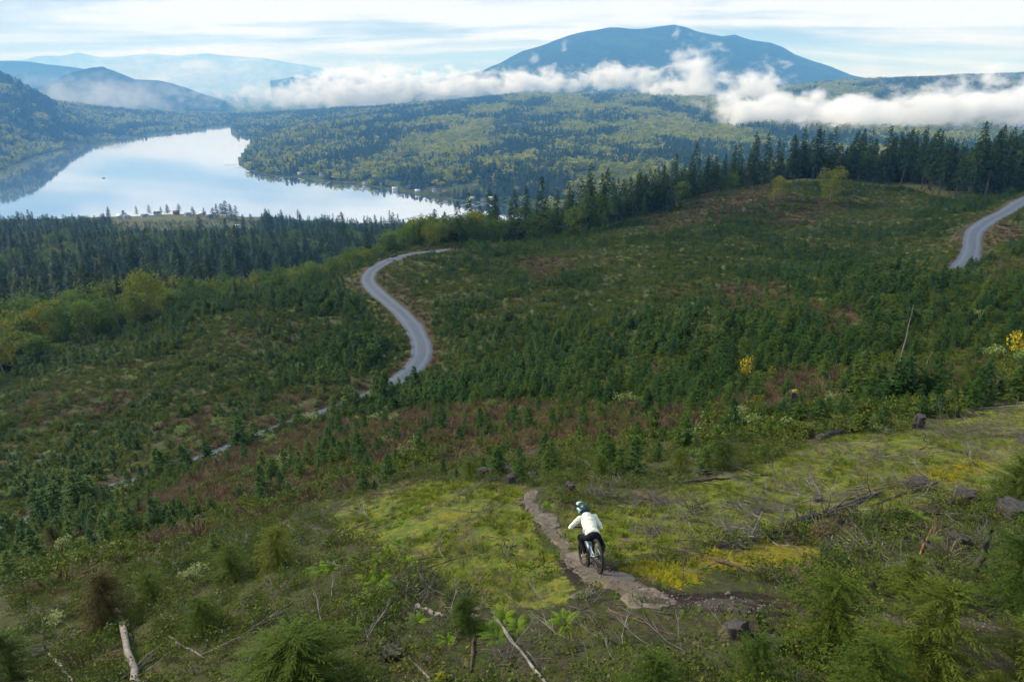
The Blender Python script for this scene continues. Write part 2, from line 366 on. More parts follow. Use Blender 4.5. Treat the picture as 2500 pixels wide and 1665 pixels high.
cov[:, 0] = soft('moss'); cov[:, 1] = np.maximum(soft('brown'), .35*smst(.05, .45, fbm(HX/14, HY/14, 88, 4))); cov[:, 2] = soft('soil')
cov[:, 3] = soft('yellow')
_az = np.arctan2(HX, HY); cov[:, 0] = np.maximum(cov[:, 0], (np.hypot(HX, HY) > 1120)*((_az > math.atan((255*DS-1250)/FPX)) & (_az < math.atan((600*DS-1250)/FPX)))*.45)
_rd, _ = road_d(HX, HY); cov[:, 1] = np.maximum(cov[:, 1], 1-smst(3.5, 5.5, _rd))
at = hill_me.attributes.new('cover', 'FLOAT_COLOR', 'POINT'); at.data.foreach_set('color', cov.ravel())

# ------------------------------------------------------------------ roads
def ribbon(name, p, half, mat, lift=0.05, cross=13, wob=0.45):
    t = np.gradient(p[:, :2], axis=0); t /= np.linalg.norm(t, axis=1)[:, None]; nrm = np.stack([t[:, 1], -t[:, 0]], -1)
    s = np.linspace(-1, 1, cross); i = np.arange(len(p))
    wl_ = half + wob*fbm(i*.35, i*0+3.3, 31, 3); wr_ = half + wob*fbm(i*.35, i*0+9.3, 37, 3)
    off = np.where(s[None] < 0, s[None]*wl_[:, None], s[None]*wr_[:, None])
    X = p[:, 0, None]+nrm[:, 0, None]*off; Y = p[:, 1, None]+nrm[:, 1, None]*off
    Z = np.repeat(p[:, 2, None], cross, 1)+lift+0.06*(1-s[None]**2) - 0.12*np.maximum(0, np.abs(s[None])-.8)/.2 + 0.03*fbm(X/1.2, Y/1.2, 41, 3) - 0.035*np.exp(-((np.abs(s[None])-.45)/.16)**2)
    me = mesh_np(name, np.stack([X, Y, Z], -1).reshape(-1, 3), grid_faces(len(p), cross), mat, True); at_ = me.attributes.new('across', 'FLOAT', 'POINT'); at_.data.foreach_set('value', np.repeat(s[None], len(p), 0).ravel().astype(np.float32)); return me
label(obj('gravel_road', ribbon('gravel_road', roads[0], ROAD_HALF, MATS['gravel'])), 'pale grey gravel road winding in an S across the slope', 'road', kind='structure')
label(obj('gravel_road', ribbon('gravel_road', roads[1], ROAD_HALF, MATS['gravel'])), 'pale grey gravel road climbing past the conifer forest edge', 'road', kind='structure')

# ------------------------------------------------------------------ lake, valley, mountains
LAKE_Z = -250.0
lk = np.array([(-5000,900),(3000,900),(3000,5600),(-5000,5600)], float)
lake = label(obj('lake', mesh_np('lake', np.c_[lk, np.full(4, LAKE_Z)], np.array([[0,1,2,3]]), MATS['lake'])), 'calm pale lake mirroring the cloudy sky', 'lake', kind='structure')
def shore(pts):            # shoreline measured on the lake surface
    p = np.array(pts, float)*DS; d = ray(p[:, 0], p[:, 1]); return d*(LAKE_Z/d[:, 2])[:, None]
# land polygons in plan (from shoreline), beyond which the valley floor rises
SH_R = shore([(1500,500),(1300,490),(1140,471),(1060,463),(1000,457),(900,437),(800,421),(700,412),(640,407),(600,401),(565,391),(545,378),(548,362),(560,345),(575,328),(580,312),(560,312),(540,316),(528,308),(527,296),(535,287)])
SH_L = shore([(-400,450),(-200,432),(0,392),(40,378),(80,360),(130,347),(190,335),(270,322),(330,313),(400,304),(440,299),(500,291),(524,288)])
lake_poly = np.concatenate([SH_L[:, :2], SH_R[::-1, :2], [[2600, 900], [-2600, 900]]])
val_pts = [zq(u, Y, z) for u, Y, z in [
 (-400,1900,-225),(0,2600,-190),(-400,2800,-100),(0,3600,20),(-500,3600,120),(60,3700,-30),(110,3900,-100),(0,4600,-60),(200,3600,-205),(200,4500,-170),(330,4600,-215),(450,5200,-225),(450,6500,-238),(700,6500,-236),(700,4600,-236),(900,6500,-225),
 (700,3200,-215),(900,2600,-218),(1000,3400,-190),(1000,4600,-165),(1150,2200,-215),(1300,2600,-195),(1300,3500,-178),(1250,5000,-105),(1500,5000,-95),(1500,3600,-150),(1600,2600,-190),(1400,6200,-190),(1700,5000,-110),(1700,6200,-180),
 (1900,3200,-160),(1900,4300,-85),(2000,4600,-30),(2150,4600,2),(2400,4600,16),(2700,4600,60),(2400,3200,-120),(2900,3500,-40),(2200,6000,-60),(2700,6000,-30),(200,6500,-180),(-300,6500,-60)]]
valT = TPS(val_pts)
def valley_h(x, y):
    r = np.hypot(x, y); z = valT(x, y); z = np.maximum(z, -242) + fbm(x/420, y/420, 61, 4)*16 + fbm(x/90, y/90, 67, 2)*3
    inside = in_poly(x, y, lake_poly); d = edge_d(x, y, np.concatenate([SH_L[:, :2], SH_R[::-1, :2]]), False)
    k = smst(0, 260, d); zl = LAKE_Z+1.2
    land = zl*(1-k)+np.maximum(z, LAKE_Z+3)*k
    return np.where(inside, LAKE_Z-3-6*smst(0, 60, d), land)
val_me, VX, VY = polar_sheet('valley_floor', -52, 52, 420, 1250, 30000, 380, valley_h, MATS['valley'])
label(obj('valley_floor', val_me), 'wooded valley floor and low ridges beyond the lake', 'valley', kind='structure')

def ridge_land(name, line, Y0, depth, base, mat, lab, cat, seed, na=260, nr=90, rough=1.0, extra=None):
    """a mountain whose skyline passes through the measured points at distance Y0"""
    L = np.array(line, float)*DS; d = ray(L[:, 0], L[:, 1]); az = np.arctan2(d[:, 0], d[:, 1]); q = d[:, 2]/d[:, 1]
    A = np.linspace(az[0], az[-1], na); qq = np.interp(A, az, q); top = qq*Y0
    S = np.linspace(-1, 1, nr); AA, SS = np.meshgrid(A, S, indexing='ij')
    Yd = Y0 + SS*depth*(0.55+0.45*np.where(SS < 0, 1, 1)); X = np.tan(AA)*Yd
    T = np.repeat(top[:, None], nr, 1)
    prof = 1-np.abs(SS)**1.15
    Z = base + (T-base)*prof*1.0
    rid = 1-np.abs(fbm(X/1500+seed, Yd/2600, seed, 5))*1.6
    Z = Z + (T-base)*0.30*rough*(rid-.62)*np.clip(1-prof, 0, 1)*np.clip(prof*3, 0, 1) + fbm(X/260, Yd/260, seed+5, 4)*14*rough*np.clip(prof*4, 0, 1)
    if extra is not None: Z = np.maximum(Z, extra(X, Yd))
    me = mesh_np(name, np.stack([X, Yd, Z], -1).reshape(-1, 3), grid_faces(na, nr)[:, ::-1], mat, True)
    return label(obj(name, me), lab, cat, kind='structure')
MT = [(930,205),(1000,190),(1040,176),(1110,163),(1150,145),(1200,118),(1250,103),(1300,85),(1350,72),(1400,64),(1450,67),(1500,64),(1550,57),(1575,62),(1600,72),(1660,84),(1690,80),(1730,92),(1770,97),(1800,109),(1830,127),(1870,141),(1900,149),(1960,173),(2030,190),(2150,196),(2300,200),(2500,205)]
ridge_land('mountain', MT, 9300, 2600, -230, MATS['mountain'], 'long blue forested mountain rising above the low cloud', 'mountain', 11)
ridge_land('hill', [(-60,200),(60,205),(100,197),(150,173),(190,160),(235,153),(270,166),(310,182),(360,184),(400,193),(450,210),(520,235)], 7400, 1500, -238, MATS['mountain'], 'rounded hazy blue hill at the head of the lake', 'hill', 23)
ridge_land('hill', [(-300,130),(-100,138),(0,140),(60,142),(120,149),(180,156),(240,172),(330,200)], 10500, 1800, -230, MATS['mountain'], 'flat topped hazy hill behind the rounded one', 'hill', 29)
ridge_land('snowy_range', [(-300,150),(0,140),(60,137),(90,129),(140,129),(180,121),(230,132),(300,128),(350,123),(400,128),(480,123),(520,129),(600,133),(700,150),(800,170),(1000,180),(1250,186)], 26000, 3500, -200, MATS['alp'], 'faint pale snow streaked mountain range on the horizon', 'mountain range', 37, rough=1.4)
ridge_land('valley_ridge', [(620,186),(700,172),(760,176),(850,180),(960,186),(1060,190)], 12500, 1500, -200, MATS['mountain'], 'low faint ridge showing over the fog bank', 'ridge', 41)

# ------------------------------------------------------------------ plants: geometry builders
def diamonds(base, d, side, ln, wd, mid=0.42, curl=0.0):
    """leaf-shaped faces: base point, unit direction, unit side vector, length, width"""
    n = len(base); ln = np.broadcast_to(ln, n)[:, None]; wd = np.broadcast_to(wd, n)[:, None]
    m = base + d*ln*mid; tip = base + d*ln; tip = tip + np.array([0, 0, -1.0])*ln*curl
    V = np.stack([base, m+side*wd*.5, tip, m-side*wd*.5], 1).reshape(-1, 3)
    return V, np.arange(n*4).reshape(-1, 4)
def unit(v): return v/np.maximum(np.linalg.norm(v, axis=-1, keepdims=True), 1e-9)
def tube(path, rad, sides=6, cap=True):
    path = np.asarray(path, float); n = len(path); rad = np.broadcast_to(rad, n)
    t = unit(np.gradient(path, axis=0)); up = np.where(np.abs(t[:, 2:3]) > .9, [[1., 0, 0]], [[0, 0, 1.]])
    a = unit(np.cross(t, up)); b = np.cross(t, a)
    th = np.linspace(0, 2*np.pi, sides, endpoint=False)
    V = path[:, None]+rad[:, None, None]*(a[:, None]*np.cos(th)[None, :, None]+b[:, None]*np.sin(th)[None, :, None])
    V = V.reshape(-1, 3); i = np.arange(n-1)[:, None]; j = np.arange(sides)[None]; k = (j+1) % sides
    F = np.stack([i*sides+j, i*sides+k, (i+1)*sides+k, (i+1)*sides+j], -1).reshape(-1, 4)
    if cap:
        V = np.concatenate([V, path[:1], path[-1:]]); c0, c1 = n*sides, n*sides+1; j = np.arange(sides); k = (j+1) % sides
        F3 = np.concatenate([np.stack([k, j, j*0+c0], -1), np.stack([(n-1)*sides+j, (n-1)*sides+k, j*0+c1], -1)])
        return V, [F, F3]
    return V, [F]
class Geo:
    """collects shapes; quads and triangles"""
    def __init__(s): s.v = []; s.q = []; s.t = []; s.n = 0
    def add(s, V, F):
        for f in (F if isinstance(F, list) else [F]):
            if len(f): (s.q if f.shape[1] == 4 else s.t).append(f+s.n)
        s.v.append(V); s.n += len(V); return s
    def mesh(s, name, mat, smooth=False):
        fl = ([np.concatenate(s.q)] if s.q else [])+([np.concatenate(s.t)] if s.t else [])
        return mesh_np(name, np.concatenate(s.v), fl, mat, smooth)
    def arrays(s):
        return np.concatenate(s.v), ([np.concatenate(s.q)] if s.q else []), ([np.concatenate(s.t)] if s.t else [])
def joint(name, parts, mats, smooth=False):
    g = Geo(); mi = []
    for k, p in enumerate(parts):
        v, q, t = p.arrays(); g.v.append(v)
        g.q += [(f+g.n) for f in q]; mi.append((sum(len(f) for f in q), sum(len(f) for f in t), k)); g.t += [f+g.n for f in t]; g.n += len(v)
    me = g.mesh(name, None, smooth); 
    for m in mats: me.materials.append(m)
    idx = np.concatenate([np.full(a, k) for a, b, k in mi]+[np.full(b, k) for a, b, k in mi]).astype(np.int32)
    if len(idx) == len(me.polygons): me.polygons.foreach_set('material_index', idx)
    return me

def conifer_geo(h, rad, c0, gap, nbr, up, droop, tw_l, tw_w, pairs, seed, shape=0.85, thin=0.0, trunk_r=None, sides=6, lean=0.0):
    r = np.random.default_rng(seed); tr = Geo(); cr = Geo()
    zz = np.linspace(0, h, 9); tr_r = (trunk_r or h*0.013)
    bend = np.stack([np.sin(zz/h*2.2+seed)*h*.008+lean*zz, np.cos(zz/h*1.7+seed)*h*.008, zz], -1); bend -= bend[0]
    tr.add(*tube(bend, tr_r*np.clip(1-zz/h, 0.06, 1)**0.8, sides))
    def tp(z): return np.stack([np.interp(z, zz, bend[:, 0]), np.interp(z, zz, bend[:, 1]), z], -1)
    B = []; D = []; S = []; L = []; W = []
    z = h*c0
    while z < h*0.985:
        t = (z-h*c0)/(h*(1-c0)); env = rad*(1-t)**shape*(0.55+0.45*min(1, t*5+0.3))
        for k in range(nbr):
            if r.random() < thin: continue
            az = r.random()*2*np.pi; ln = env*(0.62+0.5*r.random())+rad*0.04
            zb = z+r.normal()*gap*.3; o = tp(np.array([min(max(zb, 0.02), h)]))[0]
            rd = np.array([np.cos(az), np.sin(az), 0]); sd = np.array([-np.sin(az), np.cos(az), 0])
            uu = up*(0.5+t)+r.normal()*.08; n = max(2, int(pairs*(0.35+0.65*ln/rad)+.5)); ss = (np.arange(n)+0.5+r.random(n)*.4)/n
            ctr = o+rd*(ln*ss)[:, None]+np.array([0, 0, 1.])*(ln*(uu*ss-droop*ss**2))[:, None]
            ax = unit(rd[None]+np.array([0, 0, 1.])[None]*(uu-2*droop*ss)[:, None])
            for sg in (-1, 1):
                a = 0.75+r.normal(size=n)*.18; dd = unit(ax*np.cos(a)[:, None]+sg*sd*np.sin(a)[:, None]+np.array([0, 0, 1.])*(r.normal(size=(n, 1))*.14-droop*.25))
                l = tw_l*(1.05-0.55*ss)*(.7+.6*r.random(n))*min(1, .35+ln/rad); nn = unit(np.cross(dd, ax)+r.normal(size=(n, 3))*.25); si = unit(np.cross(nn, dd))
                B.append(ctr); D.append(dd); S.append(si); L.append(l); W.append(tw_w*(.7+.6*r.random(n)))
            B.append(ctr[-1:]); D.append(ax[-1:]); S.append(sd[None]); L.append(np.array([tw_l*.9])); W.append(np.array([tw_w]))
            B.append(o[None]); D.append(unit(rd+np.array([0, 0, uu-droop]))[None]); S.append(sd[None]); L.append(np.array([ln*.95])); W.append(np.array([tw_w*.8]))
        z += gap*(0.7+0.6*r.random())*(1.0-0.35*t)
    top = tp(np.array([h*.95])); 
    for k in range(4):
        az = k*np.pi/2; B.append(top); D.append(unit(np.array([[np.cos(az)*.12, np.sin(az)*.12, 1]]))); S.append(np.array([[-np.sin(az), np.cos(az), 0]])); L.append(np.array([h*.07])); W.append(np.array([tw_w*.6]))
    cr.add(*diamonds(np.concatenate(B), np.concatenate(D), np.concatenate(S), np.concatenate(L), np.concatenate(W), .45, .08))
    return tr, cr
def leafball(r, c, rad, n, size, flat=1.0, hollow=.5):
    d = unit(r.normal(size=(n, 3))); rr = rad*(hollow+(1-hollow)*r.random(n)**.7); p = c+d*rr[:, None]*np.array([1, 1, flat])
    dd = unit(d*.5+r.normal(size=(n, 3))*.8); si = unit(np.cross(dd, r.normal(size=(n, 3))))
    return diamonds(p, dd, si, size*(.6+.8*r.random(n)), size*.65*(.6+.8*r.random(n)))
def broadleaf_geo(h, rad, seed, nl=9, leaves=1500, lsize=.45, c0=.3):
    r = np.random.default_rng(seed); tr = Geo(); cr = Geo()
    zz = np.linspace(0, h*.85, 7); pth = np.stack([np.cumsum(r.normal(size=7))*h*.008, np.cumsum(r.normal(size=7))*h*.008, zz], -1); pth -= pth[0]
    tr.add(*tube(pth, h*.016*np.linspace(1, .2, 7), 7))
    per = leaves//(nl*2)
    for k in range(nl):
        t = c0+(0.9-c0)*(k+.5*r.random())/nl; o = np.array([np.interp(t*h, zz, pth[:, i]) for i in range(3)]); az = k*2.4+r.normal()*.3
        reach = rad*np.sin(np.pi*np.clip((t-c0*.6)/(1.02-c0*.6), .1, .95))**.7*(.65+.3*r.random())
        e = o+np.array([np.cos(az)*reach, np.sin(az)*reach, h*.13*(.6+.6*r.random())]); mid = (o+e)/2+np.array([0, 0, -h*.012])
        tr.add(*tube(np.array([o, mid, e]), np.array([h*.006, h*.004, h*.0015]), 4))
        for q in range(2):
            c = e*(.62+.38*q)+o*(.38-.38*q)+r.normal(size=3)*rad*.14; cr.add(*leafball(r, c, rad*(.36+.16*r.random()), per, lsize, .8))
    cr.add(*leafball(r, pth[-1]+np.array([0, 0, h*.05]), rad*.4, per*2, lsize, .9))
    return tr, cr
def shrub_geo(h, rad, seed, leaves=260, lsize=.09, stems=9, flat=.8):
    r = np.random.default_rng(seed); tr = Geo(); cr = Geo()
    for k in range(stems):
        az = r.random()*6.28; q = rad*(.35+.6*r.random()); e = np.array([np.cos(az)*q, np.sin(az)*q, h*(.45+.5*r.random())]); m = e*np.array([.35, .35, .6])
        tr.add(*tube(np.array([[0, 0, -.05], m, e]), np.array([.012, .009, .004])*max(h, .5), 4))
        cr.add(*leafball(r, e, rad*(.28+.2*r.random()), leaves//stems, lsize, flat, .15))
    return tr, cr
def tuft_geo(h, rad, n, w, seed, bend=.5, stiff=0.25):
    r = np.random.default_rng(seed); g = Geo(); az = r.random(n)*6.28; rr = rad*.5*np.sqrt(r.random(n)); b = np.stack([np.cos(az)*rr, np.sin(az)*rr, -.02+0*az], -1)
    out = np.stack([np.cos(az), np.sin(az), 0*az], -1); l = h*(.5+.6*r.random(n)); lean = stiff+bend*r.random(n)
    m = b+out*(l*lean*.35)[:, None]+np.array([0, 0, 1.])*(l*.6)[:, None]; t = b+out*(l*lean)[:, None]+np.array([0, 0, 1.])*(l*(1-.35*lean))[:, None]
    s = np.stack([-np.sin(az), np.cos(az), 0*az], -1)*w*.5
    V = np.stack([b-s, b+s, m+s*.7, m-s*.7, t], 1).reshape(-1, 3); i = np.arange(n)*5
    g.add(V, [np.stack([i, i+1, i+2, i+3], -1), np.stack([i+3, i+2, i+4], -1)]); return g
def fern_geo(l, seed, nf=15, nl=15):
    r = np.random.default_rng(seed); fr = []
    for k in range(nf):
        az = k*6.283/nf+r.normal()*.2; L = l*(.7+.45*r.random()); el = .55+.55*r.random(); s = np.linspace(0, 1, nl)
        rd = np.array([np.cos(az), np.sin(az), 0]); x = L*(s*np.cos(el)+.25*s**2); z = L*(s*np.sin(el)-.62*s**2)
        p = rd*x[:, None]+np.array([0, 0, 1.])*z[:, None]; sd = np.array([-np.sin(az), np.cos(az), 0]); ax = unit(np.gradient(p, axis=0))
        w = L*.16*np.sin(np.pi*np.clip(s*.92+.08, 0, 1))**.8+.004; B = []; D = []; S = []; W = []
        g = Geo(); g.add(*tube(p[::3], .006*np.linspace(1, .3, len(p[::3])), 3, False))
        for sg in (-1, 1):
            dd = unit(sg*sd[None]+ax*.45+np.array([0, 0, -.15])); B.append(p); D.append(dd); S.append(ax); W.append(w)
        g.add(*diamonds(np.concatenate(B), np.concatenate(D), np.concatenate(S), np.concatenate(W), L*.055, .35)); fr.append(g)
    return fr
def branch_geo(L, r0, seed, forks=6, wig=.12, sides=5, depth=2, rise=0.12):
    """a dead limb with side branches lying on the ground along +X"""
    r = np.random.default_rng(seed); g = Geo()
    def limb(o, d, l, rad, dep):
        n = 7; p = [np.array(o, float)]; d = unit(np.array(d, float))
        for k in range(n-1):
            d = unit(d+r.normal(size=3)*wig*np.array([1, 1, .6])); p.append(p[-1]+d*l/(n-1))
        p = np.array(p); p[:, 2] = np.maximum(p[:, 2], -.03); g.add(*tube(p, rad*np.linspace(1, .22, n), sides if dep == depth else 4))
        if dep > 0:
            for k in range(forks if dep == depth else 3):
                i = r.integers(1, n-1); a = unit(np.array([d[0], d[1], 0])+r.normal(size=3)*.75*np.array([1, 1, .45])+np.array([0, 0, rise])); limb(p[i], a, l*(.22+.33*r.random()), rad*.42, dep-1)
    limb((0, 0, r0*.6), (1, 0, .03), L, r0, depth); return g

# ------------------------------------------------------------------ plant materials
def m_leaf(name, cols, transl=.25, rough=.7, nscale=1.5, spec=.08):
    m = new_mat(name); t = NT(m); rd = t.rand(); n = t.noise(nscale, 3, .6, t.pos())
    f = t.math('ADD', t.math('MULTIPLY', rd, .75), t.math('MULTIPLY_ADD', n, .7, -.22), clamp=True)
    cr = t.add('ShaderNodeValToRGB'); el = cr.color_ramp.elements
    while len(el) < len(cols): el.new(.5)
    for k, c in enumerate(cols): el[k].position = k/(len(cols)-1); el[k].color = (*c, 1)
    t.l.new(f, cr.inputs[0]); b = t.pbsdf(cr.outputs[0], rough, spec=spec)
    tl = t.add('ShaderNodeBsdfTranslucent'); t.l.new(cr.outputs[0], tl.inputs[0]); mx = t.add('ShaderNodeMixShader'); mx.inputs[0].default_value = transl
    t.l.new(b, mx.inputs[1]); t.l.new(tl.outputs[0], mx.inputs[2]); t.out(mx.outputs[0]); return m
def m_bark(name, c1, c2, scale=6.0, bump=.6, stretch=(1, 1, .25), rough=.9):
    m = new_mat(name); t = NT(m); n = t.noise(scale, 6, .7, t.ocoord(), sc=stretch, dist=.4); rd = t.rand()
    c = t.mix(t.step(n, .3, .72), c1, c2); t.out(t.pbsdf(c, rough, t.bump(n, bump, .05), spec=.2)); return m
MATS['fir'] = m_leaf('conifer_needles', [(0.014, 0.034, 0.016), (0.024, 0.050, 0.017), (0.040, 0.066, 0.020)], .15, nscale=.15)
MATS['fir_far'] = m_leaf('distant_conifer_needles', [(0.020, 0.048, 0.020), (0.040, 0.076, 0.025), (0.075, 0.112, 0.032)], .15, nscale=.02)
MATS['young'] = m_leaf('young_fir_needles', [(0.018, 0.054, 0.014), (0.038, 0.082, 0.015), (0.080, 0.120, 0.019)], .2, nscale=.5)
MATS['young_near'] = m_leaf('sapling_needles', [(0.036, 0.072, 0.012), (0.068, 0.102, 0.013), (0.118, 0.132, 0.017)], .25, nscale=3.0)
MATS['cedar_brown'] = m_leaf('browned_cedar_foliage', [(0.050, 0.042, 0.014), (0.072, 0.062, 0.018), (0.060, 0.070, 0.018)], .2, nscale=3.0)
MATS['yellowleaf'] = m_leaf('spring_yellow_leaves', [(0.10, 0.135, 0.020), (0.165, 0.180, 0.024), (0.20, 0.19, 0.03)], .35, nscale=.3)
MATS['greenleaf'] = m_leaf('alder_leaves', [(0.050, 0.100, 0.024), (0.090, 0.150, 0.030), (0.140, 0.190, 0.038)], .3, nscale=.3)
MATS['deciduous_far_sunlit'] = m_leaf('distant_broadleaf_sunlit', [(0.095, 0.150, 0.030), (0.26, 0.285, 0.038), (0.42, 0.38, 0.05)], .3, nscale=.02)  # yellow green spring leaves, brightened in colour to stand in for sunlit patches
MATS['shrub'] = m_leaf('shrub_leaves', [(0.038, 0.070, 0.012), (0.075, 0.108, 0.014), (0.125, 0.142, 0.020)], .25, nscale=2)
MATS['paleshrub'] = m_leaf('pale_new_leaves', [(0.10, 0.17, 0.045), (0.19, 0.26, 0.075), (0.33, 0.36, 0.15)], .3, nscale=4)
MATS['brightbush'] = m_leaf('yellow_blossom', [(0.30, 0.26, 0.02), (0.42, 0.33, 0.02), (0.36, 0.30, 0.02)], .3, nscale=4)
MATS['bracken'] = m_leaf('dead_bracken', [(0.050, 0.030, 0.016), (0.095, 0.060, 0.030), (0.125, 0.090, 0.050)], .2, nscale=1)
MATS['grass'] = m_leaf('grass_blades', [(0.075, 0.125, 0.018), (0.130, 0.180, 0.024), (0.195, 0.200, 0.040)], .3, nscale=1.2)
MATS['drygrass'] = m_leaf('dry_grass', [(0.16, 0.13, 0.075), (0.22, 0.18, 0.11), (0.12, 0.10, 0.05)], .3, nscale=2)
MATS['fern'] = m_leaf('fern_fronds', [(0.095, 0.185, 0.014), (0.150, 0.250, 0.018), (0.200, 0.280, 0.026)], .3, nscale=4)
MATS['salal'] = m_leaf('low_evergreen_leaves', [(0.034, 0.066, 0.011), (0.078, 0.112, 0.014), (0.140, 0.152, 0.020)], .2, rough=.45, nscale=3)
MATS['bark'] = m_bark('conifer_bark', (0.034, 0.028, 0.022), (0.105, 0.092, 0.078), 1.2)
MATS['palebark'] = m_bark('weathered_wood', (0.10, 0.088, 0.076), (0.27, 0.245, 0.215), 5.0)
MATS['darkbark'] = m_bark('charred_bark', (0.020, 0.017, 0.015), (0.080, 0.070, 0.062), 7.0)
MATS['brownbark'] = m_bark('brown_bark', (0.040, 0.026, 0.018), (0.115, 0.080, 0.055), 6.0)
MATS['rawwood'] = m_bark('splintered_wood', (0.24, 0.10, 0.045), (0.42, 0.22, 0.11), 9.0)
MATS['twig'] = m_bark('dead_twigs', (0.055, 0.048, 0.043), (0.185, 0.170, 0.155), 3.0)

# ------------------------------------------------------------------ where things grow
def zone(pts): return hitd(pts, ground)[:, :2]
EDGE = [(-260,985),(-120,915),(0,865),(170,812),(300,762),(400,705),(520,668),(640,628),(740,600),(850,588),(980,572),(1100,562),(1250,553),(1400,532),(1450,510),(1560,482),(1600,458),(1700,428),(1800,404),(1900,390),(2060,398),(2100,445),(2200,466),(2300,458),(2354,438),(2450,418),(2600,400)]
eh = hitd(EDGE, ground); eaz = np.arctan2(eh[:, 0], eh[:, 1]); er = np.hypot(eh[:, 0], eh[:, 1])
for k in range(len(EDGE)):
    rr = np.linspace(110, 350, 240); q = ground(np.sin(eaz[k])*rr, np.cos(eaz[k])*rr)/rr
    if er[k] > 345: er[k] = rr[q.argmax()]+4
_o = np.argsort(eaz); eaz = eaz[_o]; er = er[_o]
def r_edge(az): return np.interp(az, eaz, er)
def polar_pts(n, r0, r1, az=44):
    a = np.radians(rng.uniform(-az, az, n)); r = np.sqrt(rng.uniform(r0*r0, r1*r1, n)); return np.sin(a)*r, np.cos(a)*r, a, r
def to_px(x, y, z):      # where a point falls in the photograph (1024-wide pixels), to pick the plants that show largest
    f = y*CP-z*SP; yy = y*SP+z*CP; return 512+x/f*FPX*.4096, 341-yy/f*FPX*.4096

GN = {}
def scatter(name, protos, P, scale, rotz, kind, lab, cat, tilt=None):
    """one mass of plants: points carrying one small prototype each"""
    col = bpy.data.collections.new(name+'_kinds')
    for k, me in enumerate(protos):
        o = bpy.data.objects.new('%s_kind_%02d' % (name, k), me); col.objects.link(o)
    me = bpy.data.meshes.new(name); n = len(P); me.vertices.add(n); me.vertices.foreach_set('co', np.asarray(P, dtype=np.float32).ravel())
    a = me.attributes.new('sc', 'FLOAT_VECTOR', 'POINT'); sc = np.asarray(scale, dtype=np.float32); sc = np.repeat(sc[:, None], 3, 1) if sc.ndim == 1 else sc
    a.data.foreach_set('vector', np.ascontiguousarray(sc).ravel())
    rot = np.zeros((n, 3), dtype=np.float32); rot[:, 2] = rotz
    if tilt is not None: rot[:, :2] = tilt
    a = me.attributes.new('rot', 'FLOAT_VECTOR', 'POINT'); a.data.foreach_set('vector', rot.ravel())
    a = me.attributes.new('kindidx', 'INT', 'POINT'); a.data.foreach_set('value', np.asarray(kind, dtype=np.int32))
    o = obj(name, me); g = bpy.data.node_groups.new(name+'_spread', 'GeometryNodeTree')
    g.interface.new_socket('Geometry', in_out='INPUT', socket_type='NodeSocketGeometry'); g.interface.new_socket('Geometry', in_out='OUTPUT', socket_type='NodeSocketGeometry')
    N = g.nodes; gi = N.new('NodeGroupInput'); go = N.new('NodeGroupOutput'); ip = N.new('GeometryNodeInstanceOnPoints'); ci = N.new('GeometryNodeCollectionInfo')
    ci.inputs['Collection'].default_value = col; ci.inputs['Separate Children'].default_value = True; ci.inputs['Reset Children'].default_value = True
    def na(nm, t):
        x = N.new('GeometryNodeInputNamedAttribute'); x.data_type = t; x.inputs['Name'].default_value = nm; return x.outputs['Attribute']
    e2r = N.new('FunctionNodeEulerToRotation'); g.links.new(na('rot', 'FLOAT_VECTOR'), e2r.inputs[0])
    g.links.new(gi.outputs[0], ip.inputs['Points']); g.links.new(ci.outputs[0], ip.inputs['Instance']); ip.inputs['Pick Instance'].default_value = True
    g.links.new(na('kindidx', 'INT'), ip.inputs['Instance Index']); g.links.new(e2r.outputs[0], ip.inputs['Rotation']); g.links.new(na('sc', 'FLOAT_VECTOR'), ip.inputs['Scale'])
    g.links.new(ip.outputs[0], go.inputs[0]); md = o.modifiers.new('spread', 'NODES'); md.node_group = g
    return label(o, lab, cat, kind='stuff')
def plant(name, trunk_me, crown_me, loc, s, rz, lab, cat, group, parts=('trunk', 'crown'), tilt=(0, 0)):
    e = bpy.data.objects.new(name, None); COL.objects.link(e); e.location = loc; e.scale = (s, s, s) if np.isscalar(s) else s; e.rotation_euler = (tilt[0], tilt[1], rz); e.empty_display_size = .2
    a = obj(parts[0], trunk_me, e); b = obj(parts[1], crown_me, e); return label(e, lab, cat, group)

# ---- tall conifers
FIR = [conifer_geo(29, 4.8, .26, 1.0, 5, .02, .30, 1.35, .42, 5, 100+k, .8, .12, .26) for k in range(3)] + \
      [conifer_geo(30, 3.9, .36, .95, 5, .05, .25, 1.3, .44, 4, 110+k, .7, .15, .24) for k in range(2)] + \
      [conifer_geo(25, 5.0, .08, .95, 6, .02, .32, 1.4, .46, 5, 120+k, .9, .05, .26) for k in range(2)]
FIR_T = [a.mesh('trunk', MATS['bark'], True) for a, b in FIR]; FIR_C = [b.mesh('crown', MATS['fir']) for a, b in FIR]
FIR_J = [joint('tall_conifer', p, [MATS['bark'], MATS['fir']]) for p in FIR]
BL = [broadleaf_geo(14, 5.2, 200+k, 10, 1900, .62, .22) for k in range(3)]
BL_T = [a.mesh('trunk', MATS['palebark'], True) for a, b in BL]; BL_C = {c: [b.mesh('crown', MATS[c]) for a, b in BL] for c in ('yellowleaf', 'greenleaf')}
BL_J = [joint('broadleaf', p, [MATS['palebark'], MATS['greenleaf']]) for p in BL] + [joint('broadleaf', BL[0], [MATS['palebark'], MATS['yellowleaf']])]

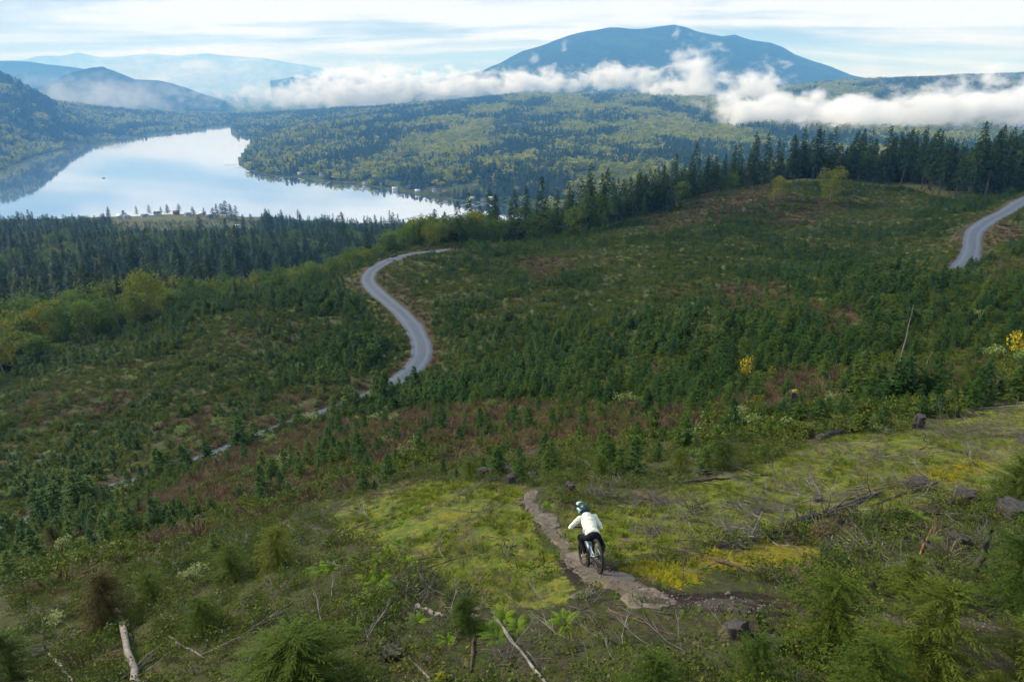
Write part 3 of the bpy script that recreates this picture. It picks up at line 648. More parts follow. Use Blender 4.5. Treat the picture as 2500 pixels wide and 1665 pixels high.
# forest beyond the edge of the clearing
def forest_points():
    X, Y, A, Rr = polar_pts(60000, 120, 1380); re = r_edge(A); d = Rr-re
    dens = np.where(Rr < 420, np.where(A > R_(-4), 1/15., 1/24.), np.where(Rr < 800, 1/38., 1/50.)); area = .5*np.radians(88)*(1380**2-120**2); p = dens*area/60000
    keep = (d > 2) & (rng.random(len(X)) < p)
    return X[keep], Y[keep], A[keep], Rr[keep], d[keep]
fx, fy, fa, fr, fd = forest_points(); fz = ground(fx, fy)
m = fz > -246; fx, fy, fa, fr, fd, fz = [q[m] for q in (fx, fy, fa, fr, fd, fz)]
n = len(fx); right = smst(R_(2), R_(9), fa); wood = fbm(fx/60, fy/60, 77, 3)
decid = rng.random(n) < np.where(fd < 45, .62, .46)*(1-right*.92)*(1+wood*1.3)
sc = np.where(decid, rng.uniform(.55, 1.0, n), rng.uniform(.5, 1.0, n)*(.85+.35*fbm(fx/25, fy/25, 79, 2))); sc *= np.where((fd < 60) & ~decid, .62+.38*smst(R_(-9), R_(-2), fa), 1)*np.where(fd < 25, .6+.4*smst(R_(-9), R_(-2), fa), 1)
low = smst(650, 1000, fr)*(1-smst(R_(-2), R_(4), fa)); sc *= 1-.20*low*rng.random(n); hp_ = [ray(u*DS, v*DS) for u, v in [(300,500),(335,494),(400,491),(428,490),(458,491),(482,494),(545,521),(270,506),(365,497)]]; hp_ = np.array([d*(-240/d[2]) for d in hp_])
for h_ in hp_: sc = np.where((np.hypot((fx-h_[0]), (fy-h_[1])*.5) < 20), sc*.3, sc)
sc = np.where((fr > 420) & (fa < R_(-3)) & (rng.random(n) < .10), sc*1.4, sc); sc *= 1-.08*right; sc = np.where((fr > 900) & (fa > math.atan((250*DS-1250)/FPX)) & (fa < math.atan((600*DS-1250)/FPX)), sc*np.where(fr > 1120, .3, .6), sc)
# a clear view over the lowest trees on the open strip at mid left
kind = np.where(decid, 7+rng.integers(0, 3, n), rng.integers(0, 7, n)); kind = np.where(decid & (rng.random(n) < .15), 10, kind)
pu, pv = to_px(fx, fy, fz+15*sc); inview = (pu > -10) & (pu < 1034) & (pv > 60) & (pv < 700)
app = sc*30/fr*np.where(inview, 1, 0)*np.where(fd < 70, 1, .4)
def pick(mask, count):
    idx = np.where(mask)[0]; return idx[np.argsort(-app[idx])[:count]]
con_i = pick(~decid & inview, 290); dec_i = pick(decid & inview, 110)
solo = np.zeros(n, bool); solo[con_i] = True; solo[dec_i] = True
for i in con_i:
    k = kind[i]; s = sc[i]
    form = ('full crowned', 'bare trunked', 'broad low branched')[0 if k < 3 else (1 if k < 5 else 2)]; size = 'tall' if s > .8 else ('middling' if s > .6 else 'short')
    area = 'lining the top of the brown knoll' if fa[i] > R_(12) else ('on the rim running down from the knoll to the lake' if fa[i] > R_(-3) else 'in the wood below the S bend road')
    lab = '%s %s conifer %s' % (size, form, area); grp = '%s %s conifers %s' % (size, form, area)
    plant('conifer_tree', FIR_T[k], FIR_C[k], (fx[i], fy[i], fz[i]-.2), (s*rng.uniform(1.0, 1.3), s*rng.uniform(1.0, 1.3), s), rng.uniform(0, 6.28), lab, 'conifer', grp)
for i in dec_i:
    k = kind[i]; c = 'yellowleaf' if k == 10 else 'greenleaf'; k = (k-7) % 3; s = sc[i]
    lab = ('yellow leaved spring tree among the dark conifers of the wood' if c == 'yellowleaf' else 'soft green broadleaf tree among the dark conifers of the wood')
    plant('broadleaf_tree', BL_T[k], BL_C[c][k], (fx[i], fy[i], fz[i]-.2), s*rng.uniform(.8, 1.1), rng.uniform(0, 6.28), lab, 'tree', 'yellow trees of the wood' if c == 'yellowleaf' else 'green trees of the wood')
q = ~solo
scatter('conifer_forest', FIR_J+BL_J, np.stack([fx, fy, fz-.3], -1)[q], np.stack([sc*1.35, sc*1.35, sc*rng.uniform(.8, 1.1, n)], -1)[q], rng.uniform(0, 6.28, n)[q], kind[q], 'dense dark mixed forest covering the slope down to the lake', 'forest')

for k, (u, v, h_) in enumerate([(372,497,.7),(386,492,.8),(412,487,.62),(500,500,1.0),(512,502,1.25),(522,504,1.3),(533,506,1.2),(544,510,.9),(286,506,.7),(316,501,.75),(346,500,.7),(445,496,.6),(470,499,.75),(560,520,.8),(578,524,.7),(255,512,.7),(596,526,.65),(492,506,.8)]):
    d = ray(u*DS, v*DS); p_ = d*(-243/d[2]); kk_ = [0, 5, 1, 6, 2][k % 5]; plant('conifer_tree', FIR_T[kk_], FIR_C[kk_], (p_[0], p_[1], max(ground(p_[:1], p_[1:2])[0], -248)-.3), (h_*(1.5+.5*(k % 3)), h_*(1.5+.5*(k % 3)), h_*(.8+.12*(k % 4))), k*1.1, 'conifer among the houses on the near shore point', 'conifer', 'conifers on the near shore point')
for k, (u, v, h_, c, lab) in enumerate([(352,738,.95,'yellowleaf','large yellow green tree swelling over the clearing edge beside the dead snag'),(318,752,.7,'greenleaf','soft green tree leaning on the large yellow green one'),(110,806,.9,'yellowleaf','golden tinted tree at the lower clearing edge'),(62,818,.75,'greenleaf','grey green tree beside the golden tinted one'),(12,868,1.0,'yellowleaf','yellow tree where the clearing meets the forest'),(205,792,.85,'greenleaf','rounded green tree in the row along the clearing edge'),(160,800,.8,'greenleaf','bushy green tree between the golden and the rounded ones'),(255,772,.75,'greenleaf','small green tree next to the foot of the dead snag'),(1796,398,.7,'yellowleaf','small golden tree in front of the knoll conifers'),(1918,394,.95,'yellowleaf','bright yellow green round tree in front of the knoll conifers'),(1205,556,.65,'greenleaf','light green tree where the rim meets the wood'),(962,566,.6,'greenleaf','light green tree behind the end of the S road'),(990,568,.6,'yellowleaf','yellow green tree behind the end of the S road')]):
    p_ = hitd([(u, v)], ground)[0]
    if math.hypot(p_[0], p_[1]) > 420: p_ = p_*(300/math.hypot(p_[0], p_[1])); p_[2] = ground(p_[:1], p_[1:2])[0]
    plant('broadleaf_tree', BL_T[k % 3], BL_C[c][k % 3], (p_[0], p_[1], p_[2]-.2), h_, k*1.7, lab, 'tree', None)
for k, (u, v, h_, lab) in enumerate([(575,652,.8,'dark conifer standing out at the brow left of the S road'),(600,640,.95,'tallest dark conifer of the clump at the brow'),(632,634,.85,'dense dark conifer on the inner side of the brow clump'),(505,676,.7,'lone dark conifer down the brow from the clump')]):
    p_ = hitd([(u, v)], ground)[0]; plant('conifer_tree', FIR_T[k % 3], FIR_C[k % 3], (p_[0], p_[1], p_[2]-.2), (h_*.95, h_*.95, h_*.72), k*2.1, lab, 'conifer', None)
# ---- valley forest beyond the lake
FARC = [conifer_geo(30, 4.6, .04, 2.6, 5, .0, .35, 3.2, 1.5, 2, 300+k, .8, 0, .3, 4) for k in range(3)]
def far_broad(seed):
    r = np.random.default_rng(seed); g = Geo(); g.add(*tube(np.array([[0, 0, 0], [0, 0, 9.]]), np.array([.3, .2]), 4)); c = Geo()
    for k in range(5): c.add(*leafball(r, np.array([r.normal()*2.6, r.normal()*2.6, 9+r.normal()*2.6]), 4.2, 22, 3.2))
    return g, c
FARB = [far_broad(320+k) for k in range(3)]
FAR_J = [joint('far_conifer', p, [MATS['bark'], MATS['fir_far']]) for p in FARC]+[joint('far_broadleaf', p, [MATS['palebark'], MATS['deciduous_far_sunlit']]) for p in FARB]
VPX, VPY, VPA, VPR = [np.concatenate(z) for z in zip(polar_pts(45000, 1300, 2700, 40), polar_pts(90000, 2700, 5900, 40))]
vd = edge_d(VPX, VPY, np.concatenate([SH_L[:, :2], SH_R[::-1, :2]]), False); ins = in_poly(VPX, VPY, lake_poly)
field = fbm(VPX/330, VPY/330, 91, 3); keep = (~ins) & (vd > 14) & ~((field > .36) & (VPR < 3600)) & ~((vd < 75) & (vnoise(VPX/60, VPY/60, 93) > .55))
keep &= ~((VPR < 1500) & (VPA < R_(0)))
keep &= rng.random(len(VPX)) < np.where(VPR < 2700, .62, .62)
VPX, VPY, VPA, VPR, vd = [z[keep] for z in (VPX, VPY, VPA, VPR, vd)]; VPZ = valley_h(VPX, VPY)
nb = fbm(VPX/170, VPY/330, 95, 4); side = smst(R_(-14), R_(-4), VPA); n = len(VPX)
isb = rng.random(n) < np.clip(.52+3.0*nb, .04, .97)*(.5+.5*side)  # clusters of the brightened broadleaf trees imitate sun patches on the valley
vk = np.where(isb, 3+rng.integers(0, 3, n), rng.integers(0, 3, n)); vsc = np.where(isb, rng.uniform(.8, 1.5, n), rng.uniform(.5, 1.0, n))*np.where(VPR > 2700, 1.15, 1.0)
scatter('valley_forest', FAR_J, np.stack([VPX, VPY, VPZ-1], -1), np.stack([vsc*1.5, vsc*1.5, vsc*.95], -1), rng.uniform(0, 6.28, n), vk, 'far mixed forest with yellow green patches tinted as sunlit across the valley', 'forest')
# ------------------------------------------------------------------ plantation on the clearing
YF = [conifer_geo(3.0, 1.0, .02, .16, 5, .35, .22, .34, .13, 4, 400+k, .85, .05, .035, 5) for k in range(4)]
YF_T = [a.mesh('trunk', MATS['bark'], True) for a, b in YF]; YF_C = [b.mesh('crown', MATS['young']) for a, b in YF]
YF_J = [joint('young_fir', p, [MATS['bark'], MATS['young']]) for p in YF]
YFL = [conifer_geo(3.0, 1.05, .02, .24, 4, .3, .2, .50, .22, 3, 420+k, .85, .05, .035, 4) for k in range(4)]
YFL_J = [joint('young_fir', p, [MATS['bark'], MATS['young']]) for p in YFL]
SHR = [shrub_geo(1.0, .75, 450+k, 230, .15, 10) for k in range(3)]
SHR_J = [joint('shrub', p, [MATS['twig'], MATS['shrub']]) for p in SHR]+[joint('shrub', SHR[0], [MATS['twig'], MATS['salal']])]
PS = [shrub_geo(1.15, .8, 470+k, 240, .16, 11) for k in range(3)]
BRK = [joint('bracken', [tuft_geo(.75, 1.0, 46, .05, 480+k, .9, .35)], [MATS['bracken']]) for k in range(3)]
DRY = [joint('dry_tuft', [tuft_geo(.55, .7, 40, .03, 490+k, .8, .3)], [MATS['drygrass']]) for k in range(2)]

def open_points(n, r0, r1, dens, az=42, off=1.5):   # off: how far to stay from the road and the trail
    X, Y, A, Rr = polar_pts(n, r0, r1, az); area = np.radians(2*az)*.5*(r1*r1-r0*r0); d, _ = road_d(X, Y)
    k = (Rr < r_edge(A)+6) & (d > ROAD_HALF+off) & ((Rr > 45) | (path_d(X, Y) > off)) & (rng.random(n) < dens(X, Y, Rr)*area/n)
    return X[k], Y[k], A[k], Rr[k]
def clear_zone(X, Y): return in_zone('moss', X, Y) | in_zone('soil', X, Y) | in_zone('yellow', X, Y)
def young_d(X, Y, Rr):
    f = fbm(X/16, Y/16, 71, 3); b = in_zone('brown', X, Y)
    d = np.where(Rr > 40, np.where(X < -.12*Y, .62, .46), np.where(Rr > 24, .09, .0))*np.clip(.75+1.9*f+.8*fbm(X/5, Y/5, 72, 2), .14, 1.8); d = np.where(b, d*.28, d)
    return np.where(clear_zone(X, Y), 0, d)
yx, yy, ya, yr = open_points(110000, 16, 345, young_d, off=.9); yz = ground(yx, yy); n = len(yx)
grow = np.clip(.62+.5*fbm(yx/30, yy/30, 73, 3), .35, 1.2); ys = grow*np.clip(rng.lognormal(-.12, .36, n), .3, 1.7)*np.where(yr < 45, .55, .92); yk = rng.integers(0, 4, n)
dro, _ = road_d(yx, yy); ys *= np.where(dro < 7, .5, 1)
pu, pv = to_px(yx, yy, yz+1); inv = (pu > 0) & (pu < 1024) & (pv > 150) & (pv < 690)
app = ys/yr*inv; big = np.argsort(-app)[:280]
solo = np.zeros(n, bool); solo[big] = True
for i in big:
    cz = 'brown' if in_zone('brown', yx[i:i+1], yy[i:i+1])[0] else 'green'
    size = 'knee high' if ys[i] < .42 else ('man high' if ys[i] < .75 else 'tall'); area = 'standing in the rusty bracken' if cz == 'brown' else ('beside the overgrown left stretch of road' if ya[i] < R_(-14) else ('between the mossy lobe and the S bend' if ya[i] < R_(6) else 'behind the log strewn terrace')); lab = '%s young green fir %s' % (size, area)
    plant('young_fir', YF_T[yk[i]], YF_C[yk[i]], (yx[i], yy[i], yz[i]-.03), (ys[i], ys[i], ys[i]*rng.uniform(.9, 1.15)), rng.uniform(0, 6.28), lab, 'young fir', lab.replace(' fir ', ' firs '))
q = ~solo; kk = np.where(yr < 90, yk, yk+4)
scatter('young_fir_plantation', YF_J+YFL_J, np.stack([yx, yy, yz-.03], -1)[q], np.stack([ys, ys, ys*rng.uniform(.85, 1.2, n)], -1)[q], rng.uniform(0, 6.28, n)[q], kk[q], 'thousands of young firs replanted across the logged slope', 'plantation')

def shrub_d(X, Y, Rr):
    f = fbm(X/6, Y/6, 171, 3); d = np.where(Rr > 30, np.where(Rr < 200, 1.1, .8), np.where(Rr > 17, .5, np.where(Rr > 15, .1, 0)))*np.clip(.85+1.1*f, .25, 1.7); d = np.where(in_zone('brown', X, Y), d*.35, d)
    return np.where(clear_zone(X, Y), .0, d)
sx, sy, sa, sr = open_points(300000, 9, 345, shrub_d, off=.4); n = len(sx); sz = ground(sx, sy); ss = rng.uniform(.45, 1.15, n)*np.where(sr < 30, .55, 1)
ss *= np.where((sr < 16), .7, 1)
SHRN = [joint('shrub', shrub_geo(.9, .75, 455+k, 420, .075, 12), [MATS['twig'], MATS[c]]) for k, c in enumerate(('shrub', 'salal', 'salal'))]
kd = np.where(sr < 32, 4+rng.integers(0, 3, n), rng.integers(0, 4, n)); kd = np.where((rng.random(n) < .07) & (fbm(sx/9, sy/9, 175, 2) > 0), 7, kd)
scatter('shrub_cover', SHR_J+SHRN+[joint('shrub', PS[0], [MATS['twig'], MATS['paleshrub']])], np.stack([sx, sy, sz-.05], -1), np.stack([ss, ss, ss*rng.uniform(.5, .9, n)], -1), rng.uniform(0, 6.28, n), kd, 'low green brush growing between the young firs', 'brush')
def brk_d(X, Y, Rr):
    b = in_zone('brown', X, Y); f = fbm(X/5, Y/5, 271, 3); d = np.where(b, .95, .55*np.clip(-.25-2.4*fbm(X/16, Y/16, 71, 3)+1.2*f, 0, 1.2))
    return np.where(clear_zone(X, Y), .0, d)*np.where(Rr > 150, .6, 1)*np.where(Rr < 17, .35, 1)
bx, by, ba, br = open_points(160000, 11, 345, brk_d, off=.5); n = len(bx); bs = rng.uniform(.55, 1.25, n)*np.where(br < 30, .7, 1.05)
scatter('bracken_cover', BRK+DRY, np.stack([bx, by, ground(bx, by)-.02], -1), np.stack([bs*1.2, bs*1.2, bs], -1), rng.uniform(0, 6.28, n), np.where(rng.random(n) < .78, rng.integers(0, 3, n), rng.integers(3, 5, n)), 'rusty brown dead bracken spread over the slope', 'bracken')

rA = roads[0]; cs = np.cumsum(np.r_[0, np.linalg.norm(np.diff(rA[:, :2], axis=0), axis=1)]); tt = np.gradient(rA[:, :2], axis=0); tt /= np.linalg.norm(tt, axis=1)[:, None]; nn_ = np.stack([tt[:, 1], -tt[:, 0]], -1)
ii = rng.integers(0, int(len(rA)*.33), 320); of = rng.uniform(ROAD_HALF-1.1, ROAD_HALF+2.6, len(ii)); sgn = np.sign((nn_[ii]*(-rA[ii, :2])).sum(1)); rx = rA[ii, 0]+nn_[ii, 0]*of*sgn; ry = rA[ii, 1]+nn_[ii, 1]*of*sgn
rs = rng.uniform(.9, 1.9, len(ii))
scatter('roadside_brush', SHR_J+YF_J[:2]+[joint('shrub', PS[1], [MATS['twig'], MATS['paleshrub']])], np.stack([rx, ry, ground(rx, ry)-.08], -1), np.stack([rs, rs, rs*.95], -1)*np.where(of < ROAD_HALF, .55, 1)[:, None], rng.uniform(0, 6.28, len(ii)), rng.choice([0, 1, 2, 3, 4, 5, 6], len(ii), p=[.2, .2, .2, .1, .1, .1, .1]), 'overgrown brush hiding the left stretch of the S road', 'brush')
rB = roads[1]; kB = int(len(rB)*.36); ttB = np.gradient(rB[:, :2], axis=0); ttB /= np.linalg.norm(ttB, axis=1)[:, None]; nB = np.stack([ttB[:, 1], -ttB[:, 0]], -1); ii = rng.integers(0, kB, 190); of = rng.uniform(ROAD_HALF-1.2, ROAD_HALF+2.5, len(ii)); sgn = np.sign((nB[ii]*(-rB[ii, :2])).sum(1)); rx = rB[ii, 0]+nB[ii, 0]*of*sgn; ry = rB[ii, 1]+nB[ii, 1]*of*sgn
scatter('roadside_firs', YFL_J[:3], np.stack([rx, ry, ground(rx, ry)-.08], -1), rng.uniform(.5, 1.0, len(ii)), rng.uniform(0, 6.28, len(ii)), rng.integers(0, 3, len(ii)), 'young firs screening the middle stretch of the climbing road', 'young firs')
# ---- pale leafing bushes (counted one by one) and coloured bushes
PS_T = [a.mesh('stems', MATS['twig']) for a, b in PS]; PS_C = [b.mesh('foliage', MATS['paleshrub']) for a, b in PS]
PALE = [(545,990,1.5),(500,975,1.4),(420,1005,1.7),(395,1020,1.3),(945,1055,1.1),(655,1075,1.2),(640,1090,.9),(865,970,1.3),(905,975,1.1),(790,930,1.4),(810,915,1.2),(1435,935,1.6),(1465,930,1.2),(1330,915,1.2),(1345,900,.9),(300,880,1.5),(240,930,1.3),(250,870,1.0),(180,985,1.3),(130,1020,1.2),(60,1130,1.6),(110,1105,1.5),(150,1095,1.3),(20,1150,1.4),(30,1080,1.4),(230,1075,1.2),(660,830,1.3),(640,815,1.0),(690,850,1.2),(845,800,1.3),(800,770,1.2),(1000,600,1.5),(1330,570,1.2),(1485,575,1.2),(1890,700,1.2),(2010,700,1.2),(1960,760,1.0),(2255,740,1.3),(2260,755,1.0),(2270,830,1.2),(1620,720,1.0),(1560,800,1.1),(1400,790,1.1),(1275,930,1.0),(1205,955,1.0),(1125,940,.9),(625,1015,1.0),(570,1100,1.0),(760,1060,1.0),(640,1180,.8),(890,1030,.8),(735,1105,.7),(355,945,1.2),(270,1010,1.1),(80,1000,1.3),(2030,690,1.0),(1720,790,.9),(1815,835,.9),(2160,660,1.1),(470,910,1.0)]
pp = hitd([(a, b) for a, b, c in PALE], ground)
for k, (p, (a, b, s)) in enumerate(zip(pp, PALE)):
    plant('leafing_bush', PS_T[k % 3], PS_C[k % 3], (p[0], p[1], p[2]-.05), s*rng.uniform(.75, 1.05), rng.uniform(0, 6.28), *(lambda w: ('pale lime green bush coming into leaf '+w, 'bush', 'pale bushes '+w))('beside the gravel road' if road_d(p[:1], p[1:2])[0][0] < 9 else ('in the rusty bracken' if in_zone('brown', p[:1], p[1:2])[0] else ('on the spur left of the S bend' if a < 830 else 'among the young firs right of the S bend'))), ('stems', 'foliage'))
YB = [b.mesh('foliage', MATS['brightbush']) for a, b in PS[:2]]
for (a, b, s, lab) in [(1725,868,1.9,'golden yellow bush in the rusty bracken'),(2345,822,2.0,'bright yellow green bush beside the mossy terrace edge')]:
    p = hitd([(a, b)], ground)[0]; plant('golden_bush', PS_T[0], YB[0], p, s*.8, 1.0, lab, 'bush', None, ('stems', 'foliage'))

def remesh_stone(seed):
    r = np.random.default_rng(seed); u = np.linspace(0, np.pi, 6)[1:-1]; v = np.linspace(0, 2*np.pi, 7, endpoint=False); W = np.stack([np.outer(np.sin(u), np.cos(v)), np.outer(np.sin(u), np.sin(v)), np.outer(np.cos(u), np.ones(7))*.6], -1).reshape(-1, 3); W = np.concatenate([W, [[0, 0, .6], [0, 0, -.6]]]); W = W*(1+r.normal(size=(len(W), 1))*.14)
    i = np.arange(3)[:, None]; j = np.arange(7)[None]; k = (j+1) % 7; F = np.stack([i*7+j, (i+1)*7+j, (i+1)*7+k, i*7+k], -1).reshape(-1, 4); j = np.arange(7); k = (j+1) % 7; g = Geo(); g.add(W, [F, np.concatenate([np.stack([j, k, j*0+28], -1), np.stack([21+k, 21+j, j*0+29], -1)])])
    return joint('stone', [g], [MATS['pebble']])
MATS['pebble'] = m_bark('loose_pebbles', (0.07, 0.06, 0.05), (0.20, 0.17, 0.14), 20.0, .3, (1, 1, 1))
# ------------------------------------------------------------------ near ground: grass, ferns, saplings, wood
GR = [joint('grass', [tuft_geo(.16, .28, 34, .012, 500+k, .9, .3)], [MATS['grass']]) for k in range(3)]+[joint('grass', [tuft_geo(.20, .3, 30, .012, 510, .9, .4)], [MATS['drygrass']])]
def gr_d(X, Y, Rr):
    m = in_zone('moss', X, Y) & ~in_zone('soil', X, Y) & ~in_zone('yellow', X, Y); f = fbm(X/1.6, Y/1.6, 371, 3)
    return np.where(m, 24*np.clip(.45+1.9*f, .0, 1.6), np.where(in_zone('soil', X, Y) | in_zone('yellow', X, Y), .5, 16*np.clip(.6+1.3*f, .2, 1.5)))
gx, gy, ga, gr_ = open_points(260000, 8, 44, gr_d, 40, .2); n = len(gx); gs = rng.uniform(.5, 1.2, n)*.85
scatter('grass_cover', GR, np.stack([gx, gy, ground(gx, gy)-.01], -1), gs, rng.uniform(0, 6.28, n), np.where(rng.random(n) < np.clip(.72-1.1*fbm(gx/1.8, gy/1.8, 381, 3), .3, .98), rng.integers(0, 3, n), 3), 'short grass growing over the mossy terrace', 'grass')
def sal_d(X, Y, Rr):
    f = fbm(X/2.4, Y/2.4, 471, 3); return np.where(in_zone('soil', X, Y) | in_zone('yellow', X, Y), 0, np.where(clear_zone(X, Y), .15, np.where(in_zone('litter', X, Y), .9, 6.5)))*np.where(clear_zone(X, Y), 1, np.clip(.75+1.2*f, .25, 1.6))
SAL = [joint('salal', shrub_geo(.35, .42, 520+k, 150, .06, 9, .7), [MATS['twig'], MATS['salal']]) for k in range(3)]
lx, ly, la, lr = open_points(120000, 7.5, 32, sal_d, 42, .7); n = len(lx)
scatter('ground_leaf_cover', SAL, np.stack([lx, ly, ground(lx, ly)-.04], -1), rng.uniform(.4, 1.15, n), rng.uniform(0, 6.28, n), rng.integers(0, 3, n), 'low evergreen leaves carpeting the foreground slope', 'ground cover')
TW = [joint('twig', [branch_geo(.9, .009, 540+k, 5, .16, 4, 1, .25)], [MATS[c]]) for k, c in enumerate(('twig', 'twig', 'palebark', 'darkbark'))]
def tw_d(X, Y, Rr):
    f = fbm(X/2.2, Y/2.2, 571, 3); return np.where(in_zone('soil', X, Y), .5, np.where(in_zone('moss', X, Y), 1.5, np.where(in_zone('litter', X, Y), 4.0, 1.7)))*2.2*np.clip(.3+2.0*f, 0, 2)*np.where(Rr > 25, .5, 1)
tx, ty, ta, tr_ = open_points(40000, 7.5, 45, tw_d, 42, .5); n = len(tx)
scatter('twig_litter', TW, np.stack([tx, ty, ground(tx, ty)+.015], -1), rng.uniform(.5, 1.7, n), rng.uniform(0, 6.28, n), rng.integers(0, 4, n), 'dead twigs littering the ground of the old logging site', 'twig litter', tilt=rng.normal(size=(n, 2))*.15)

MATS['mosstuft'] = m_leaf('moss_tufts', [(0.16, 0.165, 0.016), (0.25, 0.215, 0.015), (0.31, 0.255, 0.016)], .15, rough=.95, nscale=6, spec=.03); MATS['greenmoss'] = m_leaf('green_moss_tufts', [(0.080, 0.120, 0.015), (0.135, 0.165, 0.020), (0.19, 0.195, 0.024)], .15, rough=.95, nscale=3, spec=.03)
MO = [joint('moss', [tuft_geo(.05+.02*k, .30, 46, .022, 580+k, 1.2, .6)], [MATS[c]]) for k, c in enumerate(('mosstuft', 'mosstuft', 'greenmoss', 'greenmoss'))]
def mo_d(X, Y, Rr):
    f = fbm(X/1.1, Y/1.1, 671, 3); return np.where(in_zone('soil', X, Y), 0, np.where(in_zone('yellow', X, Y), 42, np.where(in_zone('moss', X, Y), 13, 0)))*np.clip(.4+2.2*f, 0, 1.7)
mx_, my_, ma_, mr_ = open_points(190000, 9, 40, mo_d, 38, .16); n = len(mx_); mk = np.where(in_zone('yellow', mx_, my_), rng.integers(0, 2, n), 2+rng.integers(0, 2, n)); mk = np.where(rng.random(n) < .45, rng.integers(0, 4, n)*(mk < 2)+mk*(mk >= 2), mk)
scatter('moss_cover', MO, np.stack([mx_, my_, ground(mx_, my_)-.005], -1), rng.uniform(.6, 1.5, n), rng.uniform(0, 6.28, n), mk, 'lumpy green and golden moss on the terrace', 'moss')
PB = [remesh_stone(590+k) for k in range(3)]
ii = rng.integers(0, len(PATH), 900); pbx = PATH[ii, 0]+rng.normal(size=900)*.22; pby = PATH[ii, 1]+rng.normal(size=900)*.22
scatter('trail_gravel', PB, np.stack([pbx, pby, ground(pbx, pby)+.02], -1), rng.lognormal(-3.95, .42, 900), rng.uniform(0, 6.28, 900), rng.integers(0, 3, 900), 'loose stones scattered along the trail', 'gravel')
# ferns: a crown of separate fronds
FN = [fern_geo(.55, 560+k) for k in range(3)]; FN_M = [[g.mesh('frond', MATS['fern']) for g in f] for f in FN]
def fern(p, s, k, rz, lab, grp):
    e = bpy.data.objects.new('fern', None); COL.objects.link(e); e.location = p; e.scale = (s, s, s); e.rotation_euler = (0, 0, rz); label(e, lab, 'fern', grp)
    for g in FN_M[k]: obj('frond', g, e)
FERNS = [(905,1192),(935,1182),(872,1203),(895,1215),(925,1205),(918,1247),(890,1277),(870,1293),(810,1292),(765,1308),(742,1312),(845,1382),(890,1358),(820,1442),(798,1462),(1160,1422),(1300,1437),(1190,1442),(1122,1447),(700,1322),(1147,1468),(1265,1167),(1032,1472),(42,1452),(18,1462),(2130,1242),(2162,1247),(2112,1192),(2190,1167),(1615,1222),(965,1172),(880,1330),(850,1335),(960,1430),(940,1300)]
fp = hitd(FERNS, ground)
for k, p in enumerate(fp):
    lf = FERNS[k][0] < 1240
    fern((p[0], p[1], p[2]-.02), rng.uniform(.5, .95), k % 3, rng.uniform(0, 6.28), 'bright green sword fern on the slope beside the mossy lobe' if lf else 'bright green sword fern on the terrace with the fallen logs', 'ferns by the mossy lobe' if lf else 'ferns on the log strewn terrace')

# near saplings, each set out where it stands
NS = [conifer_geo(2.0, 1.35, .0, .07, 7, .42, .30, .15, .021, 24, 600+k, .5, .18, .03, 6) for k in range(3)]
NS_T = [a.mesh('trunk', MATS['brownbark'], True) for a, b in NS]; NS_C = [b.mesh('crown', MATS['young_near']) for a, b in NS]
CD = [conifer_geo(2.1, 1.1, .06, .07, 7, .25, .40, .16, .022, 22, 620+k, .42, .18, .045, 6) for k in range(2)]
CD_T = [a.mesh('trunk', MATS['brownbark'], True) for a, b in CD]; CD_C = [b.mesh('crown', MATS['young_near']) for a, b in CD]; CDB_C = [b.mesh('crown', MATS['cedar_brown']) for a, b in CD]
SAP = [(1895,1505,.85,'small fir sapling in front of the dark dirt trail'),(2120,1600,1.0,'spreading fir sapling with long yellow green boughs'),(2335,1400,1.05,'dense round fir sapling beside the charred leaning post'),(2085,1372,.52,'dark little fir sapling behind the dirt trail'),(2330,1165,.9,'fir sapling overhanging the mossy terrace edge'),(2335,1640,.8,'fir sapling growing below the dark bare soil'),(1500,1640,.5,'low fir sapling below the pair of black stumps'),(1985,1640,.65,'feathery fir sapling below the splintered orange wood'),(1735,1580,.5,'tiny fir sapling in front of the tilted black stump'),(535,1330,.62,'bushy fir sapling amid the low evergreen leaves'),(640,1300,.7,'upright fir sapling with a thin dark leader'),(350,1385,.62,'fir sapling below the pointed dark stub'),(470,1460,.62,'yellow tinted fir sapling behind the pale fallen log'),(1080,1105,.5,'small fir sapling behind the charred log'),(1380,1090,.5,'low fir sapling behind the mossy brow'),(1560,1085,.55,'fir sapling beside the dark twig heap'),(30,1560,.8,'fir sapling beside the black cut stump'),(1660,1080,.7,'thick fir sapling on the brow above the terrace'),(2230,900,1.1,'broad dark fir standing above the terrace edge')]
sp = hitd([(a, b) for a, b, c, d in SAP], ground)
for k, (p, (a, b, s, lab)) in enumerate(zip(sp, SAP)):
    plant('fir_sapling', NS_T[k % 3], NS_C[k % 3], (p[0], p[1], p[2]-.03), s*.95, rng.uniform(0, 6.28), lab, 'sapling', 'saplings of the foreground')
CED = [(690,1605,.9,0,'large bushy yellow green cedar spreading in the foreground'),(250,1440,.95,1,'bronze brown cedar standing over the pale fallen log'),(1070,1450,.4,0,'dark small cedar beside the broken sticks'),(125,1255,.95,1,'dead dark brown sapling beside the overgrown road')]
cp_ = hitd([(a, b) for a, b, c, d, e in CED], ground)
for k, (p, (a, b, s, br_, lab)) in enumerate(zip(cp_, CED)):
    plant('cedar', CD_T[k % 2], (CDB_C if br_ else CD_C)[k % 2], (p[0], p[1], p[2]-.03), (s*1.45, s*1.45, s*.72) if k < 1 else s, rng.uniform(0, 6.28), lab, 'cedar', 'cedars of the foreground')

